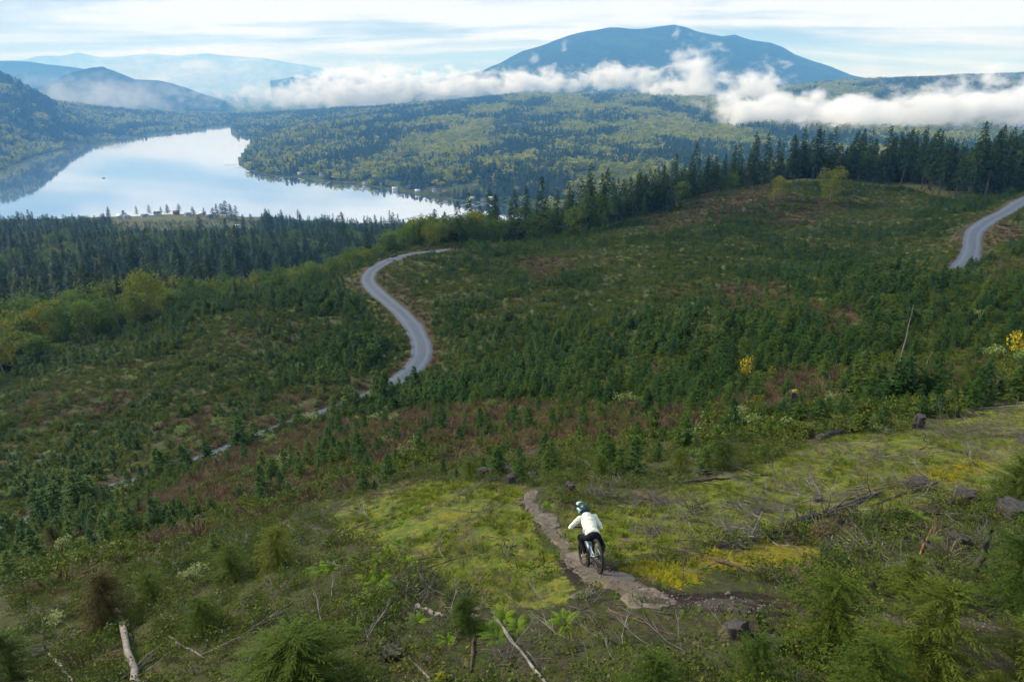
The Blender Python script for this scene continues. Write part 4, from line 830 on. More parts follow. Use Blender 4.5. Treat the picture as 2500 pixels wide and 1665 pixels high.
# ---- logs, sticks, stumps, heaps
def log_thing(name, a, b, rad, mat, lab, cat='log', lift=None, seed=0, ends=None, tilt=0.0, h1=0.0, twigs=0, sub=1.0):
    """fallen stem between two measured ground points"""
    p = hitd([a, b], ground); A, B = p[0].copy(), p[1].copy(); L = np.linalg.norm(B-A); n = 9; r = np.random.default_rng(seed+700)
    s = np.linspace(0, 1, n); P = A[None]*(1-s)[:, None]+B[None]*s[:, None]; gz = ground(P[:, 0], P[:, 1]); P[:, 2] = np.maximum(P[:, 2], gz-.1*rad)+rad*.55; P[:, 2] += h1*s
    P[1:-1] += r.normal(size=(n-2, 3))*rad*.35
    e = bpy.data.objects.new(name, None); COL.objects.link(e); e.location = P[0]; label(e, lab, cat)
    Q = P-P[0]; rr = rad*(1-.25*s)*(1+.12*r.normal(size=n)); V, F = tube(Q, rr, 9); V = V+np.stack([fbm(V[:, 0]*9+i, V[:, 2]*9+V[:, 1]*4, seed+i, 2) for i in range(3)], -1)*rad*.22
    g = Geo(); g.add(V, F); obj('bark', g.mesh('bark', MATS[mat], True), e)
    t = unit(Q[0]-Q[1]); V, F = tube(np.stack([Q[0]-t*.01, Q[0]+t*.02]), rr[0]*.9, 9); g = Geo(); g.add(V, F); obj('broken_end', g.mesh('broken_end', MATS[ends or 'palebark']), e)
    d = unit(Q[-1]-Q[0])
    for k in range(twigs):
        i = r.integers(1, n-1); c = unit(np.cross(d, r.normal(size=3))); c[2] = abs(c[2]); m = unit(c+d*.4); l = rad*(2.5+7*r.random())
        pth = np.array([Q[i], Q[i]+m*l*.5+r.normal(size=3)*l*.05, Q[i]+m*l+r.normal(size=3)*l*.12]); V, F = tube(pth, np.array([rad*.22, rad*.14, rad*.05]), 5); g = Geo(); g.add(V, F); obj('branch_stub', g.mesh('branch_stub', MATS[mat]), e)
    return e
LOGS = [('fallen_log',(268,1405),(330,1600),.11,'palebark','pale barked fallen log lying below the bronze cedar','palebark',5),
 ('fallen_log',(215,1600),(372,1510),.045,'darkbark','dark branch lying across the pale fallen log','darkbark',4),
 ('fallen_log',(112,1502),(190,1590),.04,'palebark','grey stick leading down from the black cut stump','palebark',4),
 ('fallen_log',(1142,1425),(1268,1590),.034,'palebark','long bleached grey pole lying on the bottom brush','palebark',4),
 ('fallen_log',(1425,1242),(1770,1330),.05,'brownbark','long thin brown log with a split orange end pointing at the rider','rawwood',7),
 ('fallen_log',(1880,1205),(2240,1180),.085,'brownbark','straight dark brown log on the terrace below the stumps','brownbark',5),
 ('fallen_log',(1960,1218),(2180,1212),.05,'brownbark','thinner brown log lying parallel below the straight one','brownbark',3),
 ('fallen_log',(1800,1215),(2030,1135),.10,'darkbark','dark half rotten log rising along the terrace','darkbark',10),
 ('fallen_log',(1650,1258),(1830,1215),.055,'darkbark','dark log beneath the silvery brush heap','darkbark',6),
 ('fallen_log',(1880,1012),(1968,990),.17,'darkbark','charred black log at the top edge of the moss slope','darkbark',4),
 ('fallen_log',(1100,1088),(1235,1092),.17,'darkbark','charred log lying against the stump on the brow','darkbark',7),
 ('fallen_log',(1460,1135),(1525,1162),.10,'brownbark','short brown log beside the twisted twig heap','brownbark',4),
 ('fallen_log',(1560,1112),(1775,1092),.06,'darkbark','thin dark log along the lower edge of the fir brush','darkbark',7),
 ('fallen_log',(2205,945),(2420,930),.08,'palebark','bleached log along the top of the mossy terrace','palebark',6),
 ('fallen_log',(2000,1165),(2180,1100),.04,'darkbark','dark crooked stick leading up to the low round stump','darkbark',6),
 ('fallen_log',(1090,1470),(1082,1545),.03,'brownbark','short brown stick with a raw orange break','rawwood',3),
 ('fallen_log',(940,1510),(1015,1590),.022,'palebark','thin forked grey stick beside the moss capped stump','rawwood',4),
 ('fallen_log',(1405,1405),(1650,1500),.022,'brownbark','thin brown stick lying below the wet rock','rawwood',5),
 ('fallen_log',(2150,1195),(2115,1275),.035,'rawwood','raw orange splintered stick leaning on the terrace','rawwood',3),
 ('fallen_log',(2060,1210),(2150,1265),.07,'darkbark','dark root arm beside the splintered orange stick','darkbark',5),
 ('fallen_log',(1810,1438),(1895,1452),.03,'rawwood','bright orange splinter of split wood on the ground','rawwood',0),
 ('fallen_log',(1925,1290),(1960,1325),.018,'rawwood','small reddish bare stick on the yellow moss border','rawwood',2),
 ('fallen_log',(840,1217),(925,1195),.02,'darkbark','dark crooked stick on the mossy lobe','darkbark',5),
 ('fallen_log',(905,1330),(1110,1270),.022,'twig','long forked dead limb lying on the mossy lobe','twig',8),
 ('fallen_log',(720,1310),(900,1290),.018,'twig','slender dead limb beside the fern patch','twig',6),
 ('fallen_log',(960,1395),(1020,1420),.06,'palebark','stout pale log end beneath the small cedar','palebark',2),
 ('fallen_log',(1660,1440),(1745,1475),.022,'palebark','pale stick lying beside the tilted black stump','palebark',3),
 ('fallen_log',(1245,700),(1265,718),.13,'palebark','bleached log lying on the far plantation slope','palebark',2),
 ('fallen_log',(2120,895),(2240,908),.06,'palebark','bleached pole lying at the foot of the leaning dead pole','palebark',3),
 ('fallen_log',(390,1465),(470,1515),.03,'palebark','grey knotted stick beside the pale fallen log','palebark',4)]
for k, (nm, a, b, rd_, mt, lab, en, tw) in enumerate(LOGS): log_thing(nm, a, b, rd_, mt, lab, seed=k*3, ends=en, twigs=tw)
log_thing('charred_post', (2240,1330), (2252,1318), .085, 'darkbark', 'charred black post leaning upright on the terrace', 'post', seed=91, h1=1.15, ends='darkbark')
log_thing('dark_stub', (340,1272), (334,1262), .035, 'darkbark', 'pointed dark stub standing in the low brush', 'stub', seed=92, h1=.62, ends='darkbark')
def stump(pt, dia, h, lab, moss=False, dark=True, seed=0, lean=(0, 0)):
    p = hitd([pt], ground)[0]; e = bpy.data.objects.new('stump', None); COL.objects.link(e); e.location = (p[0], p[1], p[2]-.05); e.rotation_euler = (lean[0], lean[1], seed*1.3); label(e, lab, 'stump')
    r = np.random.default_rng(seed+800); n = 22; th = np.linspace(0, 2*np.pi, n, endpoint=False); lv = [(-.12, 1.5), (0.03, 1.28), (.2, 1.08), (.6, 1.0), (.96, .97), (1.0, .93)]
    lob = 1+.09*np.sin(th*5+seed)+.05*np.sin(th*9+seed*2)+.03*r.normal(size=n); V = []
    for z, s in lv:
        fl = 1+(lob-1)*(1+2.2*(1.5-s if s < 1 else (s-1)*2)); V.append(np.stack([np.cos(th)*dia/2*s*fl, np.sin(th)*dia/2*s*fl, np.full(n, z*h)+.012*r.normal(size=n)*(z > .5)], -1))
    V = np.concatenate(V); i = np.arange(len(lv)-1)[:, None]; j = np.arange(n)[None]; k = (j+1) % n; F = np.stack([i*n+j, i*n+k, (i+1)*n+k, (i+1)*n+j], -1).reshape(-1, 4)
    g = Geo(); g.add(V, F); obj('bark', g.mesh('bark', MATS['darkbark'], True), e)
    top = V[-n:]; c = top.mean(0); V2 = np.concatenate([top*1.0+np.array([0, 0, -.003]), (top-c)*.55+c+np.array([0, 0, .012])+r.normal(size=(n, 3))*np.array([0, 0, .006]), c[None]+np.array([[0, 0, .01]])]); j = np.arange(n); k = (j+1) % n
    g = Geo(); g.add(V2, [np.stack([j, k, n+k, n+j], -1), np.stack([n+j, n+k, j*0+2*n], -1)]); obj('cut_face', g.mesh('cut_face', MATS['stumptop'], True), e)
    if moss:
        g = Geo(); u = np.linspace(0, np.pi/2, 6); W = [np.stack([np.cos(th)*np.cos(a)*dia*.33*lob, np.sin(th)*np.cos(a)*dia*.26*lob, np.full(n, h+.0+np.sin(a)*dia*.16)], -1) for a in u]
        W = np.concatenate(W); W += np.stack([fbm(W[:, 0]*40, W[:, 1]*40+i, 5+i, 2) for i in range(3)], -1)*.012; i = np.arange(5)[:, None]; j = np.arange(n)[None]; k = (j+1) % n
        g.add(W, np.stack([i*n+j, i*n+k, (i+1)*n+k, (i+1)*n+j], -1).reshape(-1, 4)); obj('moss_cushion', g.mesh('moss_cushion', MATS['moss'], True), e)
MATS['stumptop'] = m_bark('weathered_cut_wood', (0.028, 0.025, 0.024), (0.085, 0.078, 0.072), 9.0, .4, (1, 1, 1))
MATS['moss'] = m_leaf('moss_cushion', [(0.16, 0.15, 0.012), (0.24, 0.20, 0.015), (0.20, 0.19, 0.02)], .1, rough=.95, nscale=14)
for k, a in enumerate([((905,1510),.42,.26,'flat cut black stump amid the low brush'),((1015,1572),.40,.2,'black stump capped with a cushion of yellow moss',True),((90,1505),.42,.22,'black cut stump with a grey stick leading from it'),((1700,1462),.36,.30,'tilted black stump below the dirt trail',False),((1772,1492),.38,.25,'glossy black stump beside the tilted one'),((1310,1140),.34,.55,'tall grey stump standing over the trail dip'),((2195,1250),.50,.3,'round stump behind the charred leaning post'),((2110,1115),.62,.28,'low round dark stump on the upper moss slope'),((2215,1155),.62,.42,'broad weathered stump in front of the overhanging sapling'),((2325,1190),.85,.5,'wide old stump at the end of the straight brown log'),((1822,938),.75,1.3,'tall pale stump with yellow lichen in the bracken'),((1608,998),.62,.5,'dark stump in the brush above the brow'),((1592,1008),.5,.35,'second smaller dark stump beside the brush stump'),((1112,1098),.42,.5,'burnt stump supporting the charred log'),((1175,1110),.36,.4,'small grey stump in front of the charred log'),((2110,985),.5,.75,'broken dark stump on the top of the moss slope'),((1880,1150),.28,.2,'small black stump at the upper moss border'),((2360,1020),.6,.4,'dark stump beneath the overhanging sapling boughs')]):
    stump(*a[:4], moss=(len(a) > 4 and a[4]) or k == 10, seed=k, lean=(.35, .1) if k == 3 else (0, 0))
def heap(pt, w, n, mat, lab, seed, hgt=.5, r0=.012):
    p = hitd([pt], ground)[0]; g = Geo(); r = np.random.default_rng(seed+900)
    for k in range(n):
        b = branch_geo(w*(.35+.5*r.random()), r0*(.5+r.random()), seed*50+k, 5, .22, 4, 1, .5); v, qd, tr3 = b.arrays(); a = r.random()*6.28; c, s = np.cos(a), np.sin(a); ti = r.normal()*.35
        v = v-np.array([w*.25, 0, 0]); v = np.stack([v[:, 0], v[:, 1], v[:, 2]+v[:, 0]*ti], -1); v = np.stack([v[:, 0]*c-v[:, 1]*s, v[:, 0]*s+v[:, 1]*c, v[:, 2]], -1)
        d = np.array([r.normal()*w*.22, r.normal()*w*.22]); gz = ground(np.array([p[0]+d[0]]), np.array([p[1]+d[1]]))[0]-p[2]; v = v+np.array([d[0], d[1], gz+hgt*abs(r.normal())*.35*np.exp(-(d**2).sum()/(w*.3)**2)+.03])
        g.add(v, qd+tr3)
    return label(obj('brush_heap', g.mesh('brush_heap', MATS[mat]), loc=p), lab, 'brush heap', kind='stuff')
heap((1505,1165), 1.5, 34, 'twig', 'dark twisted heap of dead twigs behind the rider', 1, .9)
heap((1690,1240), 1.9, 40, 'palebark', 'silvery heap of curling dead branches on the terrace', 2, .7)
heap((2085,1325), 1.3, 34, 'palebark', 'bleached tangle of curled branches beside the dark sapling', 3, .6, .009)
heap((1930,1200), 2.0, 26, 'twig', 'grey tangle of limbs around the rotten log', 4, .6)
heap((1400,1145), 1.9, 26, 'twig', 'heap of dead limbs beside the tall grey stump', 5, .6)
heap((760,1180), 2.2, 26, 'twig', 'grey twig tangle at the border of the mossy lobe', 6, .4)
heap((1160,1120), 1.8, 24, 'darkbark', 'dark slash heap under the charred log', 7, .5)
heap((2200,1000), 3.2, 44, 'twig', 'wide mat of grey slash on the terrace top', 8, .5)
heap((1420,1030), 1.6, 20, 'palebark', 'bleached branch heap amid the bracken', 9, .7)
heap((960,1370), 1.4, 22, 'twig', 'fallen twig tangle below the mossy lobe', 10, .3)
heap((1180,1520), 1.3, 30, 'twig', 'twig tangle around the bleached pole', 11, .3, .008)
heap((560,1250), 1.3, 16, 'palebark', 'white curled twigs above the bushy sapling', 12, .5, .008)
heap((2280,1000), 2.4, 24, 'twig', 'slash heap beside the bleached terrace log', 13, .5)
heap((440,1420), 1.6, 18, 'palebark', 'grey twigs caught behind the bronze cedar', 14, .3, .008)
for k_, (u_, v_, w_, m_) in enumerate([(2250,1050,2.6,'twig'),(2000,1062,2.4,'twig'),(1850,1130,2.2,'palebark'),(2150,1178,1.8,'darkbark'),(1750,1168,2.0,'twig'),(2300,1255,1.5,'twig'),(1960,1262,1.6,'palebark'),(1600,1188,1.6,'darkbark'),(2080,1120,2.2,'twig'),(1500,1225,1.2,'twig'),(2180,1290,1.3,'darkbark')]):
    heap((u_, v_), w_, 26, m_, ('grey mat of slash twigs strewn on the terrace', 'bleached mat of slash branches strewn on the terrace', 'dark mat of slash branches strewn on the terrace')[('twig', 'palebark', 'darkbark').index(m_)], 30+k_, .22, .011)['group'] = 'slash mats on the terrace'
heap((1905,405), 12, 70, 'brownbark', 'big brown slash pile on top of the knoll', 15, 4.0, .16)

# scattered dead limbs
bx_, by_, ba_, br2 = open_points(6000, 10, 42, lambda X, Y, Rr: np.where(in_zone('soil', X, Y), 0, np.where(in_zone('moss', X, Y) | in_zone('yellow', X, Y), .40, .10)), 38); o_ = np.argsort(br2)[:230]; bx_, by_ = bx_[o_], by_[o_]; bz_ = ground(bx_, by_)
LIMB = [(branch_geo(1.5+.3*k, .016+.003*k, 960+k, 6, .2, 5, 2, .16).arrays(), c) for k, c in enumerate(('darkbark', 'twig', 'palebark', 'darkbark', 'brownbark', 'twig', 'palebark'))]
tone = {'darkbark': ('charred dark dead limb lying on the mossy terrace', 'dark dead limbs'), 'twig': ('grey forked dead limb lying on the mossy terrace', 'grey dead limbs'), 'palebark': ('bleached pale dead limb lying on the mossy terrace', 'pale dead limbs'), 'brownbark': ('brown dead limb lying on the mossy terrace', 'brown dead limbs')}
for i in range(len(bx_)):
    (v, qd, t3), c = LIMB[int(rng.integers(0, 7))]; rz = rng.normal()*.7+(0.25 if rng.random() < .5 else 3.3); s = rng.uniform(.4, 1.1); w = v*s; X = w[:, 0]*math.cos(rz)-w[:, 1]*math.sin(rz)+bx_[i]; Y = w[:, 0]*math.sin(rz)+w[:, 1]*math.cos(rz)+by_[i]
    if path_d(X[::9], Y[::9]).min() < .75: continue
    o = obj('dead_limb', mesh_np('dead_limb', np.stack([X-bx_[i], Y-by_[i], ground(X, Y)-bz_[i]+w[:, 2]*.8], -1), qd+t3, MATS[c], True), loc=(bx_[i], by_[i], bz_[i])); label(o, tone[c][0], 'dead limb', tone[c][1])
# ---- dead standing trees
sn, sc_ = conifer_geo(25, 1.7, .35, .45, 3, -.05, .2, .55, .07, 4, 650, .35, .2, .19, 8, 0.0)
p = hitd([(281,772)], ground)[0]; plant('dead_snag', sn.mesh('trunk', MATS['bark'], True), sc_.mesh('crown', MATS['cedar_brown']), p, .92, .4, 'lone tall thin dead tree leaning at the edge of the clearing', 'snag', None, tilt=(0, -.04))
def pole(pt, top, dist_scale, r0, lab, seed):
    b = hitd([pt], ground)[0]; d = ray(top[0]*DS, top[1]*DS); tp_ = d*(b[1]/d[1]); n = 8; s = np.linspace(0, 1, n); P = (tp_-b)[None]*s[:, None]; r = np.random.default_rng(seed); P[1:-1] += r.normal(size=(n-2, 3))*.04
    V, F = tube(P, r0*np.linspace(1, .3, n), 6); g = Geo(); g.add(V, F)
    return label(obj('dead_pole', g.mesh('dead_pole', MATS['palebark'], True), loc=b), lab, 'dead pole')
pole((2063,868), (2100,700), 1, .07, 'tall bare dead pole leaning over the bracken slope', 1)
pole((1905,882), (1925,825), 1, .06, 'short crooked dead pole in the bracken near the golden bush', 2)
pole((1700,708), (1697,735), 1, .12, 'short grey broken pole among the young firs', 3)
pole((2122,860), (2140,808), 1, .05, 'thin pale dead stick behind the tall leaning pole', 4)
pole((2068,1075), (2076,1165), 1, .02, 'thin bare twig standing on the mossy slope', 5)
# ------------------------------------------------------------------ trail of worn sandstone slabs
def m_rock(name, c1, c2, rough, wet=0.0):
    m = new_mat(name); t = NT(m); P = t.pos(); n = t.noise(5.0, 8, .7, P); n2 = t.noise(1.3, 4, .6, P); f = t.noise(40, 4, .6, P)
    c = t.mix(t.step(n, .3, .7), c1, c2); c = t.mix(t.math('MULTIPLY', t.step(n2, .52, .62), .55), c, (0.085, 0.072, 0.058)); c = t.mix(t.math('MULTIPLY', t.step(f, .55, .75), .35), c, (0.06, 0.05, 0.04))
    t.out(t.pbsdf(c, rough, t.bump(t.math('ADD', n, t.math('MULTIPLY', f, .3)), .7, .04), spec=.3+wet)); return m
MATS['sandstone'] = m_rock('worn_sandstone', (0.115, 0.090, 0.064), (0.205, 0.163, 0.120), .85)
MATS['wetstone'] = m_rock('wet_sandstone', (0.060, 0.050, 0.042), (0.115, 0.093, 0.075), .42, .2)
def slab(poly, mat, lift=.022, seed=0):
    p = hitd(poly, ground)[:, :2]; c = p.mean(0); p = c+(p-c)*.9; q = []
    for i in range(len(p)):
        a, b = p[i], p[(i+1) % len(p)]; k = 7
        for s in range(k): q.append(a+(b-a)*s/k)
    q = np.array(q); 
    for _ in range(3): q = (np.roll(q, 1, 0)+2*q+np.roll(q, -1, 0))/4
    d = q-c; q = c+d*(1+.22*fbm(q[:, :1]*6, q[:, 1:]*6, seed, 4)); n = len(q); V = []
    for s, dz in ((1.02, -.10), (1.0, .3), (.96, .85), (.88, 1), (.7, 1), (.5, 1), (.3, 1), (.1, 1)):
        w = c+(q-c)*s; z = ground(w[:, 0], w[:, 1])+(lift*dz if dz > 0 else dz)+(.012*fbm(w[:, 0]*3, w[:, 1]*3, seed+3, 3) if dz > .5 else 0); V.append(np.c_[w, z])
    V.append(np.array([[c[0], c[1], ground(c[:1], c[1:])[0]+lift]])); V = np.concatenate(V); i = np.arange(7)[:, None]; j = np.arange(n)[None]; k = (j+1) % n
    F = np.stack([i*n+j, i*n+k, (i+1)*n+k, (i+1)*n+j], -1).reshape(-1, 4); j = np.arange(n); F3 = np.stack([7*n+j, 7*n+(j+1) % n, j*0+8*n], -1)
    return mesh_np('rock_slab', V, [F, F3], MATS[mat], True)
trail = bpy.data.objects.new('trail', None); COL.objects.link(trail); label(trail, 'narrow trail of worn beige sandstone slabs through the moss', 'trail', kind='structure')
MATS['dirt'] = m_rock('trodden_dirt', (0.060, 0.047, 0.034), (0.145, 0.115, 0.082), .9); MATS['wetdirt'] = m_rock('dark_wet_dirt', (0.016, 0.012, 0.010), (0.042, 0.032, 0.026), .95, -.2)
def bed(pts, w, mat, seed):
    p = hitd(pts, ground); p = smooth_line(resample(p, .12), 6); p[:, 2] = 0; t = np.gradient(p[:, :2], axis=0); t /= np.linalg.norm(t, axis=1)[:, None]; nr = np.stack([t[:, 1], -t[:, 0]], -1); n = len(p); i = np.arange(n); ww = np.interp(i/n, np.linspace(0, 1, len(w)), w); c = np.linspace(-1, 1, 11)
    off = c[None]*(ww*(1+.3*fbm(i*.21, i*0+seed, seed, 3)))[:, None]+(.10*fbm(i*.3, i*0+seed+5, seed+1, 3))[:, None]; X = p[:, :1]+nr[:, :1]*off; Y = p[:, 1:2]+nr[:, 1:2]*off; Z = ground(X, Y)+.022*(1-c[None]**4)-.03*np.abs(c[None])**6+.008*fbm(X*4, Y*4, seed, 3)
    return mesh_np('path_bed', np.stack([X, Y, Z], -1).reshape(-1, 3), grid_faces(n, 11), MATS[mat], True)
obj('path_bed', bed([(1228,1126),(1214,1148),(1228,1178),(1256,1200),(1276,1230),(1300,1262),(1325,1292),(1370,1326),(1440,1348),(1510,1378)], [.18, .16, .28, .30, .25, .27, .30, .36, .42, .4], 'dirt', 3), trail)
obj('path_bed', bed([(1480,1372),(1560,1388),(1700,1392),(1900,1408),(2100,1430),(2300,1440),(2450,1440)], [.35, .42, .38, .4, .4, .45, .45], 'wetdirt', 8), trail)
for k, (pl, mt) in enumerate([([(1201,1140),(1212,1130),(1240,1126),(1237,1138),(1222,1146),(1204,1150)], 'sandstone'),
  ([(1220,1192),(1240,1181),(1272,1178),(1286,1190),(1291,1213),(1270,1219),(1245,1215)], 'sandstone'), ([(1246,1217),(1291,1215),(1299,1232),(1318,1262),(1300,1267),(1266,1247)], 'sandstone'),
  ([(1291,1275),(1312,1265),(1336,1263),(1348,1280),(1352,1303),(1318,1304),(1300,1288)], 'sandstone'), ([(1308,1306),(1352,1305),(1385,1318),(1440,1314),(1474,1335),(1440,1352),(1370,1342),(1326,1326)], 'wetstone'),
  ([(1300,1374),(1335,1356),(1366,1351),(1376,1362),(1345,1377)], 'wetstone'), ([(1418,1368),(1470,1350),(1500,1346),(1540,1370),(1578,1391),(1500,1406),(1440,1398)], 'sandstone')]):
    obj('rock_slab', slab(pl, mt, seed=k*7), trail)

# ------------------------------------------------------------------ rider and mountain bike
def plain(name, c, rough=.5, metal=0.0, spec=.4, nz=.0, ns=30):
    m = new_mat(name); t = NT(m); n = t.noise(ns, 4, .6, t.ocoord()); c2 = tuple(min(1, x*(1-nz)) for x in c)
    t.out(t.pbsdf(t.mix(t.step(n, .35, .65), c, c2), rough, metal=metal, spec=spec)); return m
MATS.update(tyre=plain('muddy_tyre_rubber', (0.030, 0.026, 0.023), .85, nz=.5), rim=plain('black_alloy_rim', (0.035, 0.035, 0.038), .4, .6), steel=plain('spoke_steel', (0.45, 0.46, 0.48), .3, .9), frame=plain('pale_blue_frame_paint', (0.42, 0.50, 0.58), .3, .2, nz=.15), blackm=plain('black_components', (0.016, 0.016, 0.018), .4), jersey=plain('white_jersey_cloth', (0.74, 0.76, 0.60), .85, nz=.06, ns=9, spec=.1), trousers=plain('black_trouser_cloth', (0.014, 0.015, 0.020), .85, nz=.3, spec=.1), skin=plain('skin', (0.52, 0.33, 0.25), .6), helmet=plain('dark_teal_helmet_shell', (0.016, 0.045, 0.055), .3, nz=.3), visor=plain('white_helmet_visor', (0.36, 0.50, 0.53), .4), shoe=plain('tan_shoe_suede', (0.14, 0.095, 0.05), .8), darkcloth=plain('dark_jacket_cloth', (0.02, 0.02, 0.024), .9))
rc, fc = hit([1465.0], [1402.0], ground)[0], hit([1430.0], [1384.0], ground)[0]
hd = fc-rc; yaw = math.atan2(hd[1], hd[0]); ru = ground(np.array([rc[0]+math.cos(yaw)*1.15]), np.array([rc[1]+math.sin(yaw)*1.15]))[0]-rc[2]
TH = math.asin(max(-.62, min(.0, ru/1.22))); TH = -TH
#print('rider slope', math.degrees(TH), 'yaw', math.degrees(yaw), rc, fc)
rc = rc+np.array([0, 0, .02])
def remeshed(name, shapes, vox, mat, smooth=4, disp=None):
    """union of tapered capsules and ellipsoids as one continuous skin"""
    g = Geo()
    for sh in shapes:
        if sh[0] == 'cap':
            _, a, b, r1, r2 = sh; a = np.array(a, float); b = np.array(b, float); d = unit(b-a); s = np.linspace(0, 1, 6); th = np.linspace(-np.pi/2, 0, 5)[:-1]
            P = np.concatenate([a+d*(np.sin(th)*r1)[:, None], a+(b-a)*s[:, None], b+d*(np.cos(th[::-1])*0+np.sin(-th[::-1])*r2)[:, None]])
            rr = np.concatenate([np.cos(th)*r1, r1+(r2-r1)*s, np.cos(th[::-1])*r2]); rr = np.maximum(rr, .001)
            g.add(*tube_d(P, rr, d, 12))
        else:
            _, c, ax, R3 = sh; u = np.linspace(0, np.pi, 11)[1:-1]; v = np.linspace(0, 2*np.pi, 16, endpoint=False); W = np.stack([np.outer(np.sin(u), np.cos(v)), np.outer(np.sin(u), np.sin(v)), np.outer(np.cos(u), np.ones(16))], -1).reshape(-1, 3)
            W = np.concatenate([W, [[0, 0, 1], [0, 0, -1]]])*np.array(ax); W = W @ np.array(R3 if R3 is not None else np.eye(3)).T + np.array(c); i = np.arange(8)[:, None]; j = np.arange(16)[None]; k = (j+1) % 16
            F = np.stack([i*16+j, (i+1)*16+j, (i+1)*16+k, i*16+k], -1).reshape(-1, 4); j = np.arange(16); k = (j+1) % 16; F3 = np.concatenate([np.stack([j, k, j*0+144], -1), np.stack([8*16+k, 8*16+j, j*0+145], -1)]); g.add(W, [F, F3])
    me = g.mesh('tmp', None); o = bpy.data.objects.new('tmp', me); COL.objects.link(o); m = o.modifiers.new('r', 'REMESH'); m.mode = 'VOXEL'; m.voxel_size = vox; m.use_smooth_shade = True
    m = o.modifiers.new('s', 'SMOOTH'); m.iterations = smooth; m.factor = .5; dg = bpy.context.evaluated_depsgraph_get(); r = bpy.data.meshes.new_from_object(o.evaluated_get(dg)); bpy.data.objects.remove(o); r.name = name; r.materials.clear(); r.materials.append(mat)
    if disp:
        co = np.empty(len(r.vertices)*3, np.float32); r.vertices.foreach_get('co', co); co = co.reshape(-1, 3); no = np.empty(len(r.vertices)*3, np.float32); r.vertices.foreach_get('normal', no); no = no.reshape(-1, 3)
        co += no*(disp*fbm(co[:, 0]*9+co[:, 2]*22, co[:, 1]*8+co[:, 2]*6, 3, 3))[:, None]; r.vertices.foreach_set('co', co.ravel()); r.update()
    return r
def tube_d(P, rr, d, sides):
    up = np.array([0, 0, 1.]) if abs(d[2]) < .9 else np.array([1., 0, 0]); a = unit(np.cross(d, up)); b = np.cross(d, a); th = np.linspace(0, 2*np.pi, sides, endpoint=False)
    V = (P[:, None]+rr[:, None, None]*(a*np.cos(th)[:, None]+b*np.sin(th)[:, None])[None]).reshape(-1, 3); n = len(P); i = np.arange(n-1)[:, None]; j = np.arange(sides)[None]; k = (j+1) % sides
    F = np.stack([i*sides+j, i*sides+k, (i+1)*sides+k, (i+1)*sides+j], -1).reshape(-1, 4); V = np.concatenate([V, P[:1], P[-1:]]); j = np.arange(sides); k = (j+1) % sides
    return V, [F, np.concatenate([np.stack([k, j, j*0+n*sides], -1), np.stack([(n-1)*sides+j, (n-1)*sides+k, j*0+n*sides+1], -1)])]
def tubes(name, lst, mat, sides=10, parent=None):
    g = Geo()
    for P, r in lst: g.add(*tube(np.array(P, float), np.array(r, float) if not np.isscalar(r) else r, sides))
    return obj(name, g.mesh(name, mat, True), parent)
def torus(R, r, nu=48, nv=10, knob=0.0):
    u = np.linspace(0, 2*np.pi, nu, endpoint=False); v = np.linspace(0, 2*np.pi, nv, endpoint=False); U, V = np.meshgrid(u, v, indexing='ij'); rr = r*(1+knob*((np.arange(nu)[:, None]+np.arange(nv)[None]) % 2)*(np.cos(V) > 0.1))
    P = np.stack([(R+rr*np.cos(V))*np.cos(U), rr*np.sin(V), (R+rr*np.cos(V))*np.sin(U)], -1).reshape(-1, 3); i = np.arange(nu)[:, None]; j = np.arange(nv)[None]; a = (i+1) % nu; b = (j+1) % nv
    return P, np.stack([i*nv+j, a*nv+j, a*nv+b, i*nv+b], -1).reshape(-1, 4)
# bike in its own frame: x forward, y left, z up; rear contact at the origin
bike = bpy.data.objects.new('mountain_bike', None); COL.objects.link(bike); bike.location = rc; bike.rotation_mode = 'XYZ'
bike.rotation_euler = (0, 0, 0); bike.matrix_world = Matrix.Translation(Vector(rc)) @ Matrix.Rotation(yaw, 4, 'Z') @ Matrix.Rotation(TH, 4, 'Y')
label(bike, 'pale blue full suspension mountain bike under the rider in white', 'mountain bike')
def wheel(cx, cz, steer=0.0):
    e = bpy.data.objects.new('wheel', None); COL.objects.link(e); e.parent = bike; e.location = (cx, 0, cz); e.rotation_euler = (0, 0, steer)
    g = Geo(); g.add(*torus(.343, .029, 96, 12, .12)); obj('tyre', g.mesh('tyre', MATS['tyre'], True), e)
    g = Geo(); g.add(*torus(.300, .014, 64, 8)); obj('rim', g.mesh('rim', MATS['rim'], True), e)
    g = Geo()
    for k in range(28):
        a = k*2*np.pi/28; s = 1 if k % 2 else -1; b = a+(.35 if (k//2) % 2 else -.35); g.add(*tube(np.array([[math.cos(b)*.025, s*.03, math.sin(b)*.025], [math.cos(a)*.295, 0, math.sin(a)*.295]]), .0014, 3))
    obj('spokes', g.mesh('spokes', MATS['steel']), e)
    g = Geo(); g.add(*tube(np.array([[0, -.05, 0], [0, .05, 0]]), .022, 10)); obj('hub', g.mesh('hub', MATS['blackm'], True), e)
    th = np.linspace(0, 2*np.pi, 25); g = Geo(); g.add(*torus(.078, .008, 30, 4)); o = obj('brake_disc', g.mesh('brake_disc', MATS['steel'], True), e); o.location = (0, .055, 0); o.scale = (1, .25, 1)
WB = 1.20
wheel(0, .37); wheel(WB, .37, .05)
T = tubes
T('frame', [([(.925, 0, .90), (.60, 0, .72), (.36, 0, .60)], [.026, .024, .021]), ([(.965, 0, .80), (.70, 0, .55), (.43, 0, .345)], [.033, .034, .036]), ([(.43, 0, .33), (.36, 0, .62)], .022), ([(.915, 0, .935), (.975, 0, .775)], .032)], MATS['frame'], 12, bike)
